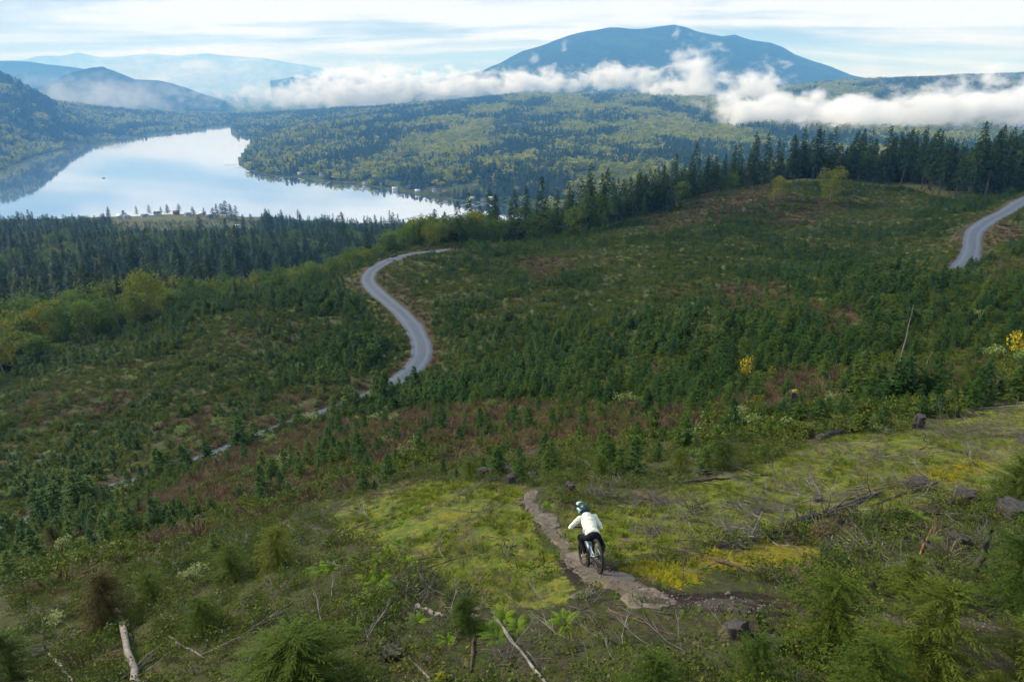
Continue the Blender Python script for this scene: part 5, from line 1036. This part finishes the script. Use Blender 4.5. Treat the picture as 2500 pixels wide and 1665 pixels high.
T('swing_arm', [([(.43, s*.045, .36), (.22, s*.07, .37), (0, s*.075, .37)], .013) for s in (-1, 1)]+[([(.40, s*.03, .60), (.20, s*.07, .50), (0, s*.075, .37)], .011) for s in (-1, 1)], MATS['frame'], 8, bike)
T('shock', [([(.42, 0, .56), (.55, 0, .615)], .024), ([(.55, 0, .615), (.64, 0, .655)], .012)], MATS['blackm'], 10, bike)
T('fork', [([(.985, s*.062, .79), (1.08, s*.062, .60)], .018) for s in (-1, 1)]+[([(1.06, s*.062, .64), (WB, s*.062, .37)], [.024, .022]) for s in (-1, 1)]+[([(.985, -.075, .785), (.985, .075, .785)], .024), ([(1.05, -.062, .69), (1.075, 0, .755), (1.05, .062, .69)], .013)], MATS['blackm'], 10, bike)
T('seat_post', [([(.365, 0, .60), (.32, 0, .735)], .0155)], MATS['blackm'], 10, bike)
sad = remeshed('saddle', [('cap', (.22, .045, .755), (.34, .02, .765), .036, .02), ('cap', (.22, -.045, .755), (.34, -.02, .765), .036, .02), ('cap', (.24, 0, .757), (.46, 0, .765), .03, .016)], .008, MATS['blackm']); obj('saddle', sad, bike)
hb = T('handlebar', [([(.895, 0, .975), (.89, .09, .985), (.87, .20, 1.005), (.845, .385, 1.01)], .0155), ([(.895, 0, .975), (.89, -.09, .985), (.87, -.20, 1.005), (.845, -.385, 1.01)], .0155)], MATS['blackm'], 8, bike)
for s in (-1, 1): T('grip', [([(.857, s*.27, 1.009), (.845, s*.392, 1.010)], .0175)], MATS['blackm'], 8, hb); T('brake_lever', [([(.875, s*.23, 1.0), (.905, s*.24, .985), (.91, s*.33, .98)], .007)], MATS['blackm'], 6, hb)
T('stem', [([(.91, 0, .955), (.898, 0, .977)], .02)], MATS['blackm'], 8, bike)
BBp = np.array([.43, 0, .34]); 
ck = T('crank', [([BBp+[0, .075, 0], BBp+[.17, .085, 0]], .011), ([BBp+[0, -.075, 0], BBp+[-.17, -.085, 0]], .011), ([BBp+[0, -.08, 0], BBp+[0, .08, 0]], .018)], MATS['blackm'], 8, bike)
for s, dx in ((1, .17), (-1, -.17)):
    c = BBp+np.array([dx, s*.145, 0]); me = mesh_np('pedal', np.array([(c[0]+a*.05, c[1]+b*.05, c[2]+d*.009) for a in (-1, 1) for b in (-1, 1) for d in (-1, 1)]), np.array([[0,1,3,2],[4,6,7,5],[0,4,5,1],[2,3,7,6],[0,2,6,4],[1,5,7,3]]), MATS['blackm']); obj('pedal', me, ck)
g = Geo(); g.add(*torus(.066, .006, 32, 6)); cr_ = obj('chainring', g.mesh('chainring', MATS['steel'], True), bike); cr_.location = (.43, -.05, .34)
g = Geo(); [g.add(*tube(np.array([[0, -.02-.004*k, 0], [0, -.023-.004*k, 0]]), .085-.007*k, 20)) for k in range(8)]; cs_ = obj('cassette', g.mesh('cassette', MATS['blackm'], True), bike); cs_.location = (0, 0, .37)
T('chain', [([(.43, -.05, .406), (0, -.045, .42)], .004), ([(.43, -.05, .274), (.02, -.05, .26), (0, -.05, .30)], .004)], MATS['blackm'], 5, bike)
T('derailleur', [([(0, -.06, .35), (.02, -.055, .27)], .014)], MATS['blackm'], 6, bike)

# rider: joints in a frame that stays upright (x forward, y left, z up from the rear contact)
cT, sT = math.cos(TH), math.sin(TH)
def Bk(x, y, z): return np.array([x*cT+z*sT, y, -x*sT+z*cT])
gripL, gripR = Bk(.85, .325, 1.01), Bk(.85, -.325, 1.01); pedL, pedR = Bk(.43+.17, .15, .35), Bk(.43-.17, -.15, .35)
pel = Bk(.22, 0, .82)+np.array([-.02, 0, 0]); mg = (gripL+gripR)/2
tor = unit(mg+np.array([-.31, 0, .31])-pel); sh = pel+tor*.50; neck = sh+np.array([.08, .0, .045]); head = neck+np.array([.085, .02, .06])
shL, shR = sh+np.array([-.01, .185, .0]), sh+np.array([-.01, -.185, .0]); hipL, hipR = pel+np.array([0, .095, -.03]), pel+np.array([0, -.095, -.03])
def two_bone(a, b, l1, l2, pole_):
    d = b-a; L = np.linalg.norm(d); L2 = min(L, (l1+l2)*.995); x = (l1*l1-l2*l2+L2*L2)/(2*L2); h = math.sqrt(max(0, l1*l1-x*x)); u = d/L; p = pole_-u*np.dot(pole_, u); return a+u*x+unit(p)*h
wL, wR = gripL+np.array([-.045, 0, .055]), gripR+np.array([-.045, 0, .055])
elL, elR = two_bone(shL, wL, .285, .26, np.array([-.35, .6, -.25])), two_bone(shR, wR, .285, .26, np.array([-.5, -.3, -.6]))
anL, anR = pedL+np.array([-.06, -.01, .085]), pedR+np.array([-.06, .01, .085]); knL, knR = two_bone(hipL, anL, .42, .42, np.array([1., .22, .2])), two_bone(hipR, anR, .42, .42, np.array([1., -.22, .2]))
#print('arm', np.linalg.norm(wL-shL), 'leg', np.linalg.norm(anL-hipL), np.linalg.norm(anR-hipR))
fx_ = np.array([tor, [0, 1, 0], np.cross(tor, [0, 1, 0])]).T       # torso axes as columns: along, left, back
mid = pel+tor*.25
body = [('cap', pel, sh, .10, .11), ('ell', mid+tor*.14, (.15, .155, .105), fx_), ('ell', pel+tor*.02, (.13, .15, .12), fx_), ('cap', sh+tor*.03, head, .055, .052), ('ell', head, (.095, .076, .115), None), ('cap', head+np.array([.07, .0, -.05]), head+np.array([.085, .0, -.06]), .035, .03)]
for S, E, W, G, s in ((shL, elL, wL, gripL, 1), (shR, elR, wR, gripR, -1)):
    body += [('cap', S, E, .05, .04), ('cap', E, W, .04, .028), ('ell', (W+G)/2+np.array([0, 0, .012]), (.045, .042, .026), None)]
    for k, (o, l) in enumerate(((-.031, .030), (-.010, .034), (.011, .032), (.031, .026))):          # four fingers curled over the grip
        b0 = G+np.array([-.012, o, .034]); b1 = G+np.array([.030, o, .018]); b2 = G+np.array([.030, o, -.016]); b3 = G+np.array([.004, o, -.026]); body += [('cap', b0, b1, .0095, .009), ('cap', b1, b2, .009, .0085), ('cap', b2, b3, .0085, .0075)]
    t0 = (W+G)/2+np.array([0, -s*.038, .0]); body += [('cap', t0, G+np.array([-.012, -s*.055, -.014]), .0115, .010), ('cap', G+np.array([-.012, -s*.055, -.014]), G+np.array([.018, -s*.05, -.026]), .010, .008)]
for H, K, A in ((hipL, knL, anL), (hipR, knR, anR)): body += [('cap', H, K, .078, .052), ('cap', K, A, .052, .036), ('cap', A, A+np.array([.10, 0, -.05]), .035, .03)]
RM_ = Matrix.Translation(Vector(rc)) @ Matrix.Rotation(yaw, 4, 'Z')
person = obj('person', remeshed('person', body, .0075, MATS['skin'], 3)); person.matrix_world = RM_; label(person, 'rider in white jersey and black trousers crouching over the handlebar', 'person')
jer = [('cap', pel+tor*.04, sh, .135, .130), ('ell', mid+tor*.10, (.20, .178, .132), fx_), ('ell', pel+tor*.05, (.11, .178, .15), fx_), ('ell', mid, (.2, .168, .135), fx_), ('cap', shL, shR, .066, .066), ('cap', sh, sh+np.array([.045, 0, .045]), .066, .058)]
for S, E, W in ((shL, elL, wL), (shR, elR, wR)): jer += [('cap', S, E, .066, .053), ('cap', E, W+(E-W)*.06, .053, .036)]
obj('jersey', remeshed('jersey', jer, .011, MATS['jersey'], 3, .012), person)
tro = [('ell', pel-tor*.01, (.125, .162, .142), fx_), ('cap', pel+tor*.05, pel-tor*.02, .12, .12)]
for H, K, A in ((hipL, knL, anL), (hipR, knR, anR)): tro += [('cap', H, K, .096, .070), ('cap', K, A+(K-A)*.08, .070, .048)]
obj('trousers', remeshed('trousers', tro, .011, MATS['trousers'], 3, .008), person)
for A in (anL, anR): obj('shoe', remeshed('shoe', [('cap', A+np.array([-.055, 0, -.055]), A+np.array([.15, 0, -.062]), .036, .036), ('cap', A+np.array([-.02, 0, .01]), A+np.array([.0, 0, -.04]), .044, .04), ('ell', A+np.array([.12, 0, -.06]), (.06, .045, .03), None)], .009, MATS['shoe'], 3), person)
hy = R_(28); hr = np.array([[math.cos(hy), -math.sin(hy), 0], [math.sin(hy), math.cos(hy), 0], [0, 0, 1]]) @ np.array([[math.cos(.15), 0, math.sin(.15)], [0, 1, 0], [-math.sin(.15), 0, math.cos(.15)]])
hc = head+np.array([-.005, 0, .03]); hm_ = remeshed('helmet', [('ell', hc, (.142, .112, .118), hr), ('ell', hc+hr @ np.array([-.05, 0, -.05]), (.085, .098, .10), hr), ('ell', hc+hr @ np.array([.0, .075, -.05]), (.075, .03, .08), hr), ('ell', hc+hr @ np.array([.0, -.075, -.05]), (.075, .03, .08), hr)], .009, MATS['helmet'], 3)
hel = obj('helmet', hm_, person)
vz = [hc+hr @ np.array([x, y, z]) for x, y, z in [(.10, -.085, .075), (.135, -.05, .088), (.142, 0, .095), (.135, .05, .088), (.10, .085, .075), (.195, -.08, .078), (.215, -.045, .09), (.22, 0, .096), (.215, .045, .09), (.195, .08, .078)]]; vz = np.array(vz); vz = np.concatenate([vz, vz+np.array([0, 0, .009])])
vf = [[i, i+1, i+6, i+5] for i in range(4)]+[[10+i+5, 10+i+6, 10+i+1, 10+i] for i in range(4)]+[[i+5, i+6, i+16, i+15] for i in range(4)]+[[i+1, i, i+10, i+11] for i in range(4)]+[[0, 5, 15, 10], [9, 4, 14, 19]]
obj('visor', mesh_np('visor', vz, np.array(vf), MATS['visor'], True), hel)
g = Geo(); side_ = [hc+hr @ np.array([x, .118*sg, z]) for sg in (1,) for x, z in [(.11, .02), (.03, -.01), (-.02, .02)]]; g.add(*tube(np.array(side_), np.array([.028, .022, .01]), 8)); g.add(*tube(np.array([hc+hr @ np.array(q) for q in [(.06, .108, -.03), (.10, .085, -.10), (.135, .03, -.125), (.135, -.03, -.125), (.10, -.085, -.10), (.06, -.108, -.03)]]), .024, 8)); obj('chin_bar', g.mesh('chin_bar', MATS['visor'], True), hel)

# figure far down the road, seen a few pixels tall
wp = hitd([(890,598)], ground)[0]; wk = [('cap', (0, 0, .95), (0, 0, 1.38), .13, .15), ('ell', (0, 0, 1.64), (.10, .09, .12), None), ('cap', (0, 0, 1.38), (0, 0, 1.6), .06, .05)]
for s in (-1, 1): wk += [('cap', (0, s*.09, .92), (.03, s*.11, .5), .09, .065), ('cap', (.03, s*.11, .5), (-.02, s*.12, .06), .065, .045), ('cap', (-.02, s*.12, .05), (.14, s*.13, .04), .045, .04), ('cap', (0, s*.18, 1.40), (.02, s*.25, 1.12), .06, .045), ('cap', (.02, s*.25, 1.12), (.16, s*.2, .92), .045, .035)]
o = obj('person', remeshed('person', wk, .018, MATS['darkcloth'], 2), loc=wp+np.array([0, 0, .05])); label(o, 'tiny figure in dark clothing standing on the bend of the S road', 'person')
def boulder(pt, s, k, lab):
    p = hitd([pt], ground)[0]; r = np.random.default_rng(k+40); me = remeshed('boulder', [('ell', r.normal(size=3)*.25, (.6+.3*r.random(), .5+.3*r.random(), .4+.2*r.random()), None) for _ in range(5)], .09, MATS['darkrock'], 1, .08); o = obj('boulder', me, loc=p+np.array([0, 0, .15])); o.scale = (s, s, s); return label(o, lab, 'boulder', 'boulders along the road bend')
MATS['darkrock'] = m_rock('dark_boulder', (0.03, 0.03, 0.03), (0.09, 0.085, 0.08), .9)
for k, pt in enumerate([(866,601),(876,598),(901,592),(909,590)]): boulder(pt, .75, k, 'dark boulder edging the outer bend of the S road')
b = hitd([(1047,575)], ground)[0]; g = Geo(); g.add(*tube(np.array([[0, 0, -.2], [0, 0, 1.7], [.02, 0, 2.0]]), np.array([.22, .2, .12]), 8)); label(obj('dark_post', g.mesh('dark_post', MATS['darkbark'], True), loc=b), 'short dark post beside the far end of the S road', 'post')
pk = hitd([(2292,580)], ground)[0]; me = remeshed('boulder', [('ell', (0, 0, .1), (.8, .5, .3), None), ('ell', (.5, .1, 0), (.5, .4, .25), None)], .08, MATS['gravelrock'] if 'gravelrock' in MATS else MATS['sandstone'], 1, .05); label(obj('boulder', me, loc=pk), 'pale flat boulder on the bank of the climbing road', 'boulder')

# ------------------------------------------------------------------ lakeside houses, docks and a boat
MATS.update(wallw=plain('white_house_wall', (0.45, 0.45, 0.43), .8, nz=.1), wallb=plain('brown_house_wall', (0.22, 0.13, 0.09), .8, nz=.2), wallg=plain('grey_house_wall', (0.32, 0.35, 0.38), .8, nz=.2), roofg=plain('grey_roof', (0.12, 0.13, 0.145), .8, nz=.3), roofb=plain('brown_roof', (0.16, 0.09, 0.07), .8, nz=.3), roofw=plain('pale_metal_roof', (0.50, 0.53, 0.56), .5, nz=.1), pane=plain('window_glass', (0.03, 0.04, 0.05), .1), deck=plain('dock_planks', (0.34, 0.32, 0.29), .8, nz=.3))
def house(p, L, W, H, rz, wm, rm, lab, grp):
    e = bpy.data.objects.new('house', None); COL.objects.link(e); e.location = p; e.rotation_euler = (0, 0, rz); label(e, lab, 'house', grp)
    x, y = L/2, W/2; V = np.array([(-x, -y, -2), (x, -y, -2), (x, y, -2), (-x, y, -2), (-x, -y, H), (x, -y, H), (x, y, H), (-x, y, H), (-x, 0, H+W*.32), (x, 0, H+W*.32)]); obj('wall', mesh_np('wall', V, [np.array([[0, 1, 5, 4], [1, 2, 6, 5], [2, 3, 7, 6], [3, 0, 4, 7]]), np.array([[5, 6, 9], [7, 4, 8]])], MATS[wm]), e)
    o = .6; rh = H+W*.32; V = np.array([(-x-o, -y-o, H-.25), (x+o, -y-o, H-.25), (x+o, 0, rh+.15), (-x-o, 0, rh+.15), (x+o, y+o, H-.25), (-x-o, y+o, H-.25)]); V = np.concatenate([V, V+np.array([0, 0, .3])]); obj('roof', mesh_np('roof', V, np.array([[0, 1, 2, 3], [3, 2, 4, 5], [6, 9, 8, 7], [9, 11, 10, 8], [0, 6, 7, 1], [4, 10, 11, 5], [1, 7, 8, 2], [2, 8, 10, 4], [0, 3, 9, 6], [3, 5, 11, 9]]), MATS[rm]), e)
    for k in range(3):
        cx = -x*.6+k*x*.6; V = np.array([(cx+a*.8, s*(y+.04), H*.55+b*.7) for s in (-1,) for a, b in ((-1, -1), (1, -1), (1, 1), (-1, 1))]); obj('window', mesh_np('window', V, np.array([[0, 1, 2, 3]]), MATS['pane']), e)
def on_lake_side(u, v, hf):
    d = ray(u*DS, v*DS); t = np.geomspace(900, 5000, 3000); P = d/math.hypot(d[0], d[1]); X = P[0]*t; Y = P[1]*t; Z = P[2]*t; h = hf(X, Y); k = int((Z < h).argmax()); return np.array([X[k], Y[k], h[k]])
near_h = [(300,500,'wallg','roofg'),(335,494,'wallw','roofg'),(400,491,'wallb','roofb'),(428,490,'wallg','roofg'),(458,491,'wallw','roofw'),(482,494,'wallg','roofg'),(545,521,'wallw','roofw'),(270,506,'wallg','roofw'),(365,497,'wallw','roofg')]
for k, (u, v, wm, rm) in enumerate(near_h):
    v = v+rng.uniform(-3, 14); u = u+rng.uniform(-8, 8)
    d = ray(u*DS, v*DS); p = d*(-238/d[2]); z = max(ground(p[:1], p[1:2])[0], -247); house((p[0], p[1], z+1.0), 11, 8, 4.0, rng.uniform(-.5, .5), wm, rm, {'wallg': 'grey', 'wallw': 'white', 'wallb': 'brown'}[wm]+' gabled house on the wooded near shore point', 'houses on the near shore point')
far_h = [(655,391,'wallw','roofw'),(700,388,'wallw','roofg'),(725,396,'wallg','roofw'),(690,402,'wallw','roofw'),(880,428,'wallg','roofg'),(908,440,'wallw','roofw'),(1000,441,'wallw','roofg'),(1022,447,'wallb','roofb'),(1130,460,'wallw','roofw'),(1112,462,'wallw','roofg'),(770,401,'wallg','roofg'),(940,433,'wallw','roofg'),(1065,455,'wallg','roofg'),(605,391,'wallw','roofw'),(640,398,'wallg','roofw'),(960,443,'wallw','roofw'),(840,424,'wallw','roofg'),(740,404,'wallw','roofg'),(1085,461,'wallg','roofw'),(670,397,'wallb','roofg'),(250,318,'wallw','roofw'),(235,321,'wallw','roofg'),(25,350,'wallw','roofw')]
for k, (u, v, wm, rm) in enumerate(far_h):
    p = on_lake_side(u, v, valley_h); house(p+np.array([0, 0, .5]), 12, 8, 4.2, rng.uniform(-.6, .6), wm, rm, {'wallg': 'grey', 'wallw': 'white', 'wallb': 'brown'}[wm]+' gabled house among trees along the far shore', 'houses along the far shore')
for k, (u0, v0, u1, v1) in enumerate([(545,379,516,380),(560,385,540,386),(700,414,690,418),(650,409,641,413),(850,434,832,438),(870,439,852,443),(930,449,912,453),(1000,460,985,464),(1030,464,1012,468),(1080,469,1060,473),(1110,472,1090,475),(760,419,748,423)]):
    q = shore([(u0, v0), (u1, v1)]); d = unit((q[1]-q[0])[None])[0]; nrm = np.array([-d[1], d[0], 0])*1.6; V = np.array([q[0]-nrm, q[0]+nrm, q[1]+nrm, q[1]-nrm])+np.array([0, 0, .9]); V = np.concatenate([V, V+np.array([0, 0, .35])])
    e = label(obj('dock', mesh_np('dock', V, np.array([[0, 3, 2, 1], [4, 5, 6, 7], [0, 1, 5, 4], [1, 2, 6, 5], [2, 3, 7, 6], [3, 0, 4, 7]]), MATS['deck'])), 'thin pale wooden dock reaching out over the lake', 'dock', 'docks of the lake')
q = shore([(238, 410)])[0]; e = bpy.data.objects.new('boat', None); COL.objects.link(e); e.location = q; label(e, 'small motor boat crossing the open lake', 'boat')
obj('hull', mesh_np('hull', np.array([(-4, -1.4, 1.2), (3, -1.4, 1.3), (5.5, 0, 1.6), (3, 1.4, 1.3), (-4, 1.4, 1.2), (-4, -1, -.2), (3, -1, -.2), (4.5, 0, 0), (3, 1, -.2), (-4, 1, -.2)]), [np.array([[0, 1, 6, 5], [1, 2, 7, 6], [2, 3, 8, 7], [3, 4, 9, 8], [4, 0, 5, 9]]), np.array([[0, 4, 3], [0, 3, 1], [1, 3, 2]])], MATS['roofg']), e)
obj('cabin', mesh_np('cabin', np.array([(-1+a*1.6, b*1.0, z) for z in (1.25, 2.6) for a, b in ((-1, -1), (1, -1), (1, 1), (-1, 1))]), np.array([[0, 1, 5, 4], [1, 2, 6, 5], [2, 3, 7, 6], [3, 0, 4, 7], [4, 5, 6, 7]]), MATS['wallw']), e)

# ------------------------------------------------------------------ valley fog and wisps
def fog(name, cx, cz, Y, hx, hy, hz, dens, seed, lab, nscale=6.0, thr=0.0, flat=0.0, cat='fog bank', tilt=0.0):
    c = at_y(cx*DS, cz*DS, Y); m = new_mat(name+'_vapour'); t = NT(m); oc = t.ocoord()
    mp = t.add('ShaderNodeMapping'); mp.inputs['Scale'].default_value = (1/hx, 1/hy, 1/hz); t.l.new(oc, mp.inputs[0])
    ln = t.add('ShaderNodeVectorMath', operation='LENGTH'); t.l.new(mp.outputs[0], ln.inputs[0])
    mp2 = t.add('ShaderNodeMapping'); mp2.inputs['Scale'].default_value = (1/240, 1/240, 1/170); mp2.inputs['Location'].default_value = (seed, seed*.7, 0); t.l.new(oc, mp2.inputs[0])
    n = t.noise(nscale*.33, 7, 0.66, mp2.outputs[0], dist=0.3)
    f = t.math('SUBTRACT', t.math('MULTIPLY_ADD', n, 4.2, -1.15-thr), ln.outputs['Value'])
    f = t.math('MULTIPLY', t.math('POWER', t.math('MULTIPLY', f, 1.6, clamp=True), 1.4), dens*1.25)
    v = t.add('ShaderNodeVolumePrincipled'); v.inputs['Color'].default_value = (1, 1, 1, 1); v.inputs['Absorption Color'].default_value = (1, 1, 1, 1)
    v.inputs['Anisotropy'].default_value = 0.0; t.l.new(f, v.inputs['Density']); t.out(None, v.outputs[0])
    vs_ = []; 
    import bmesh
    bm = bmesh.new(); bmesh.ops.create_icosphere(bm, subdivisions=3, radius=1.0)
    for w in bm.verts: w.co = Vector((w.co.x*hx*1.5, w.co.y*hy*1.5, w.co.z*hz*1.5))
    me = bpy.data.meshes.new(name); bm.to_mesh(me); bm.free(); me.materials.append(m)
    o = obj(name, me, loc=c); label(o, lab, cat, kind='stuff'); o.rotation_euler = (0, tilt, 0); return o
for a in [(680,222,5700,700,220,75,.004,1.3,'pale fog sheet thinning out over the head of the lake'),(850,208,5600,600,200,120,.013,2.9,'thick white fog bank lying across the valley mouth'),(1040,200,5500,420,180,85,.013,4.2,'white fog bank curling below the mountain shoulder'),
 (1220,190,5500,420,170,70,.013,5.1,'white fog band crossing the left foot of the mountain'),(1430,180,5500,380,160,70,.012,6.6,'white fog band crossing the middle foot of the mountain'),(1600,175,4700,170,140,140,.011,8.7,'towering white puff of fog above the forest trees'),
 (1560,228,4600,280,160,95,.011,9.4,'soft fog curtain hanging below the towering puff'),(1730,215,4200,210,150,110,.011,10.1,'puffed fog cloud beside the towering one'),(1800,258,2900,350,130,58,.018,11.2,'low white fog strip resting behind the conifer tops'),(2010,270,2700,280,130,48,.017,12.8,'thin fog streak trailing over the dark conifer tops'),
 (2180,254,2600,320,130,66,.016,15.9,'drifting white fog covering the end of the low ridge'),(2350,238,2600,250,130,76,.015,17.1,'ragged fog rising along the low ridge'),(230,222,5200,800,320,105,.0011,25.7,'thin veil of mist lying along the foot of the rounded hill'),(420,172,12500,3600,900,330,.0005,27.9,'pale veil of mist in front of the snow streaked range'),(1297,100,7000,38,40,85,.006,19.3,'thin wisp of mist rising on the mountain face'),(1228,138,7000,60,50,60,.006,20.7,'small torn wisp of mist on the mountain shoulder'),(1400,152,6500,110,60,45,.006,21.9,'flat wisp of mist above the fog band'),(1555,78,8000,60,50,60,.005,23.1,'faint mist clinging to the mountain summit')]:
    a = list(a); a[5] *= 1.4 if a[4] > 100 else 1
    fog('fog_bank' if a[4] > 100 else 'mist_wisp', *a[:9-1], a[8], cat='fog bank' if a[4] > 100 else 'mist')
# ------------------------------------------------------------------ haze
hm = new_mat('haze_air'); ht = NT(hm); hv = ht.add('ShaderNodeVolumePrincipled')
hv.inputs['Color'].default_value = (0.17, 0.48, 1.0, 1); hv.inputs['Absorption Color'].default_value = (1, 1, 1, 1); hv.inputs['Density'].default_value = 1.0e-4
ht.out(None, hv.outputs[0])
hx0, hx1, hy0, hy1, hz0, hz1 = -30000, 30000, -1500, 31000, -300, 1050
hvx = np.array([(x, y, z) for x in (hx0, hx1) for y in (hy0, hy1) for z in (hz0, hz1)], float)
hf_ = np.array([[0,1,3,2],[4,6,7,5],[0,4,5,1],[2,3,7,6],[0,2,6,4],[1,5,7,3]])
label(obj('haze', mesh_np('haze', hvx, hf_, hm)), 'thin blue haze filling the air over the valley', 'haze', kind='stuff')
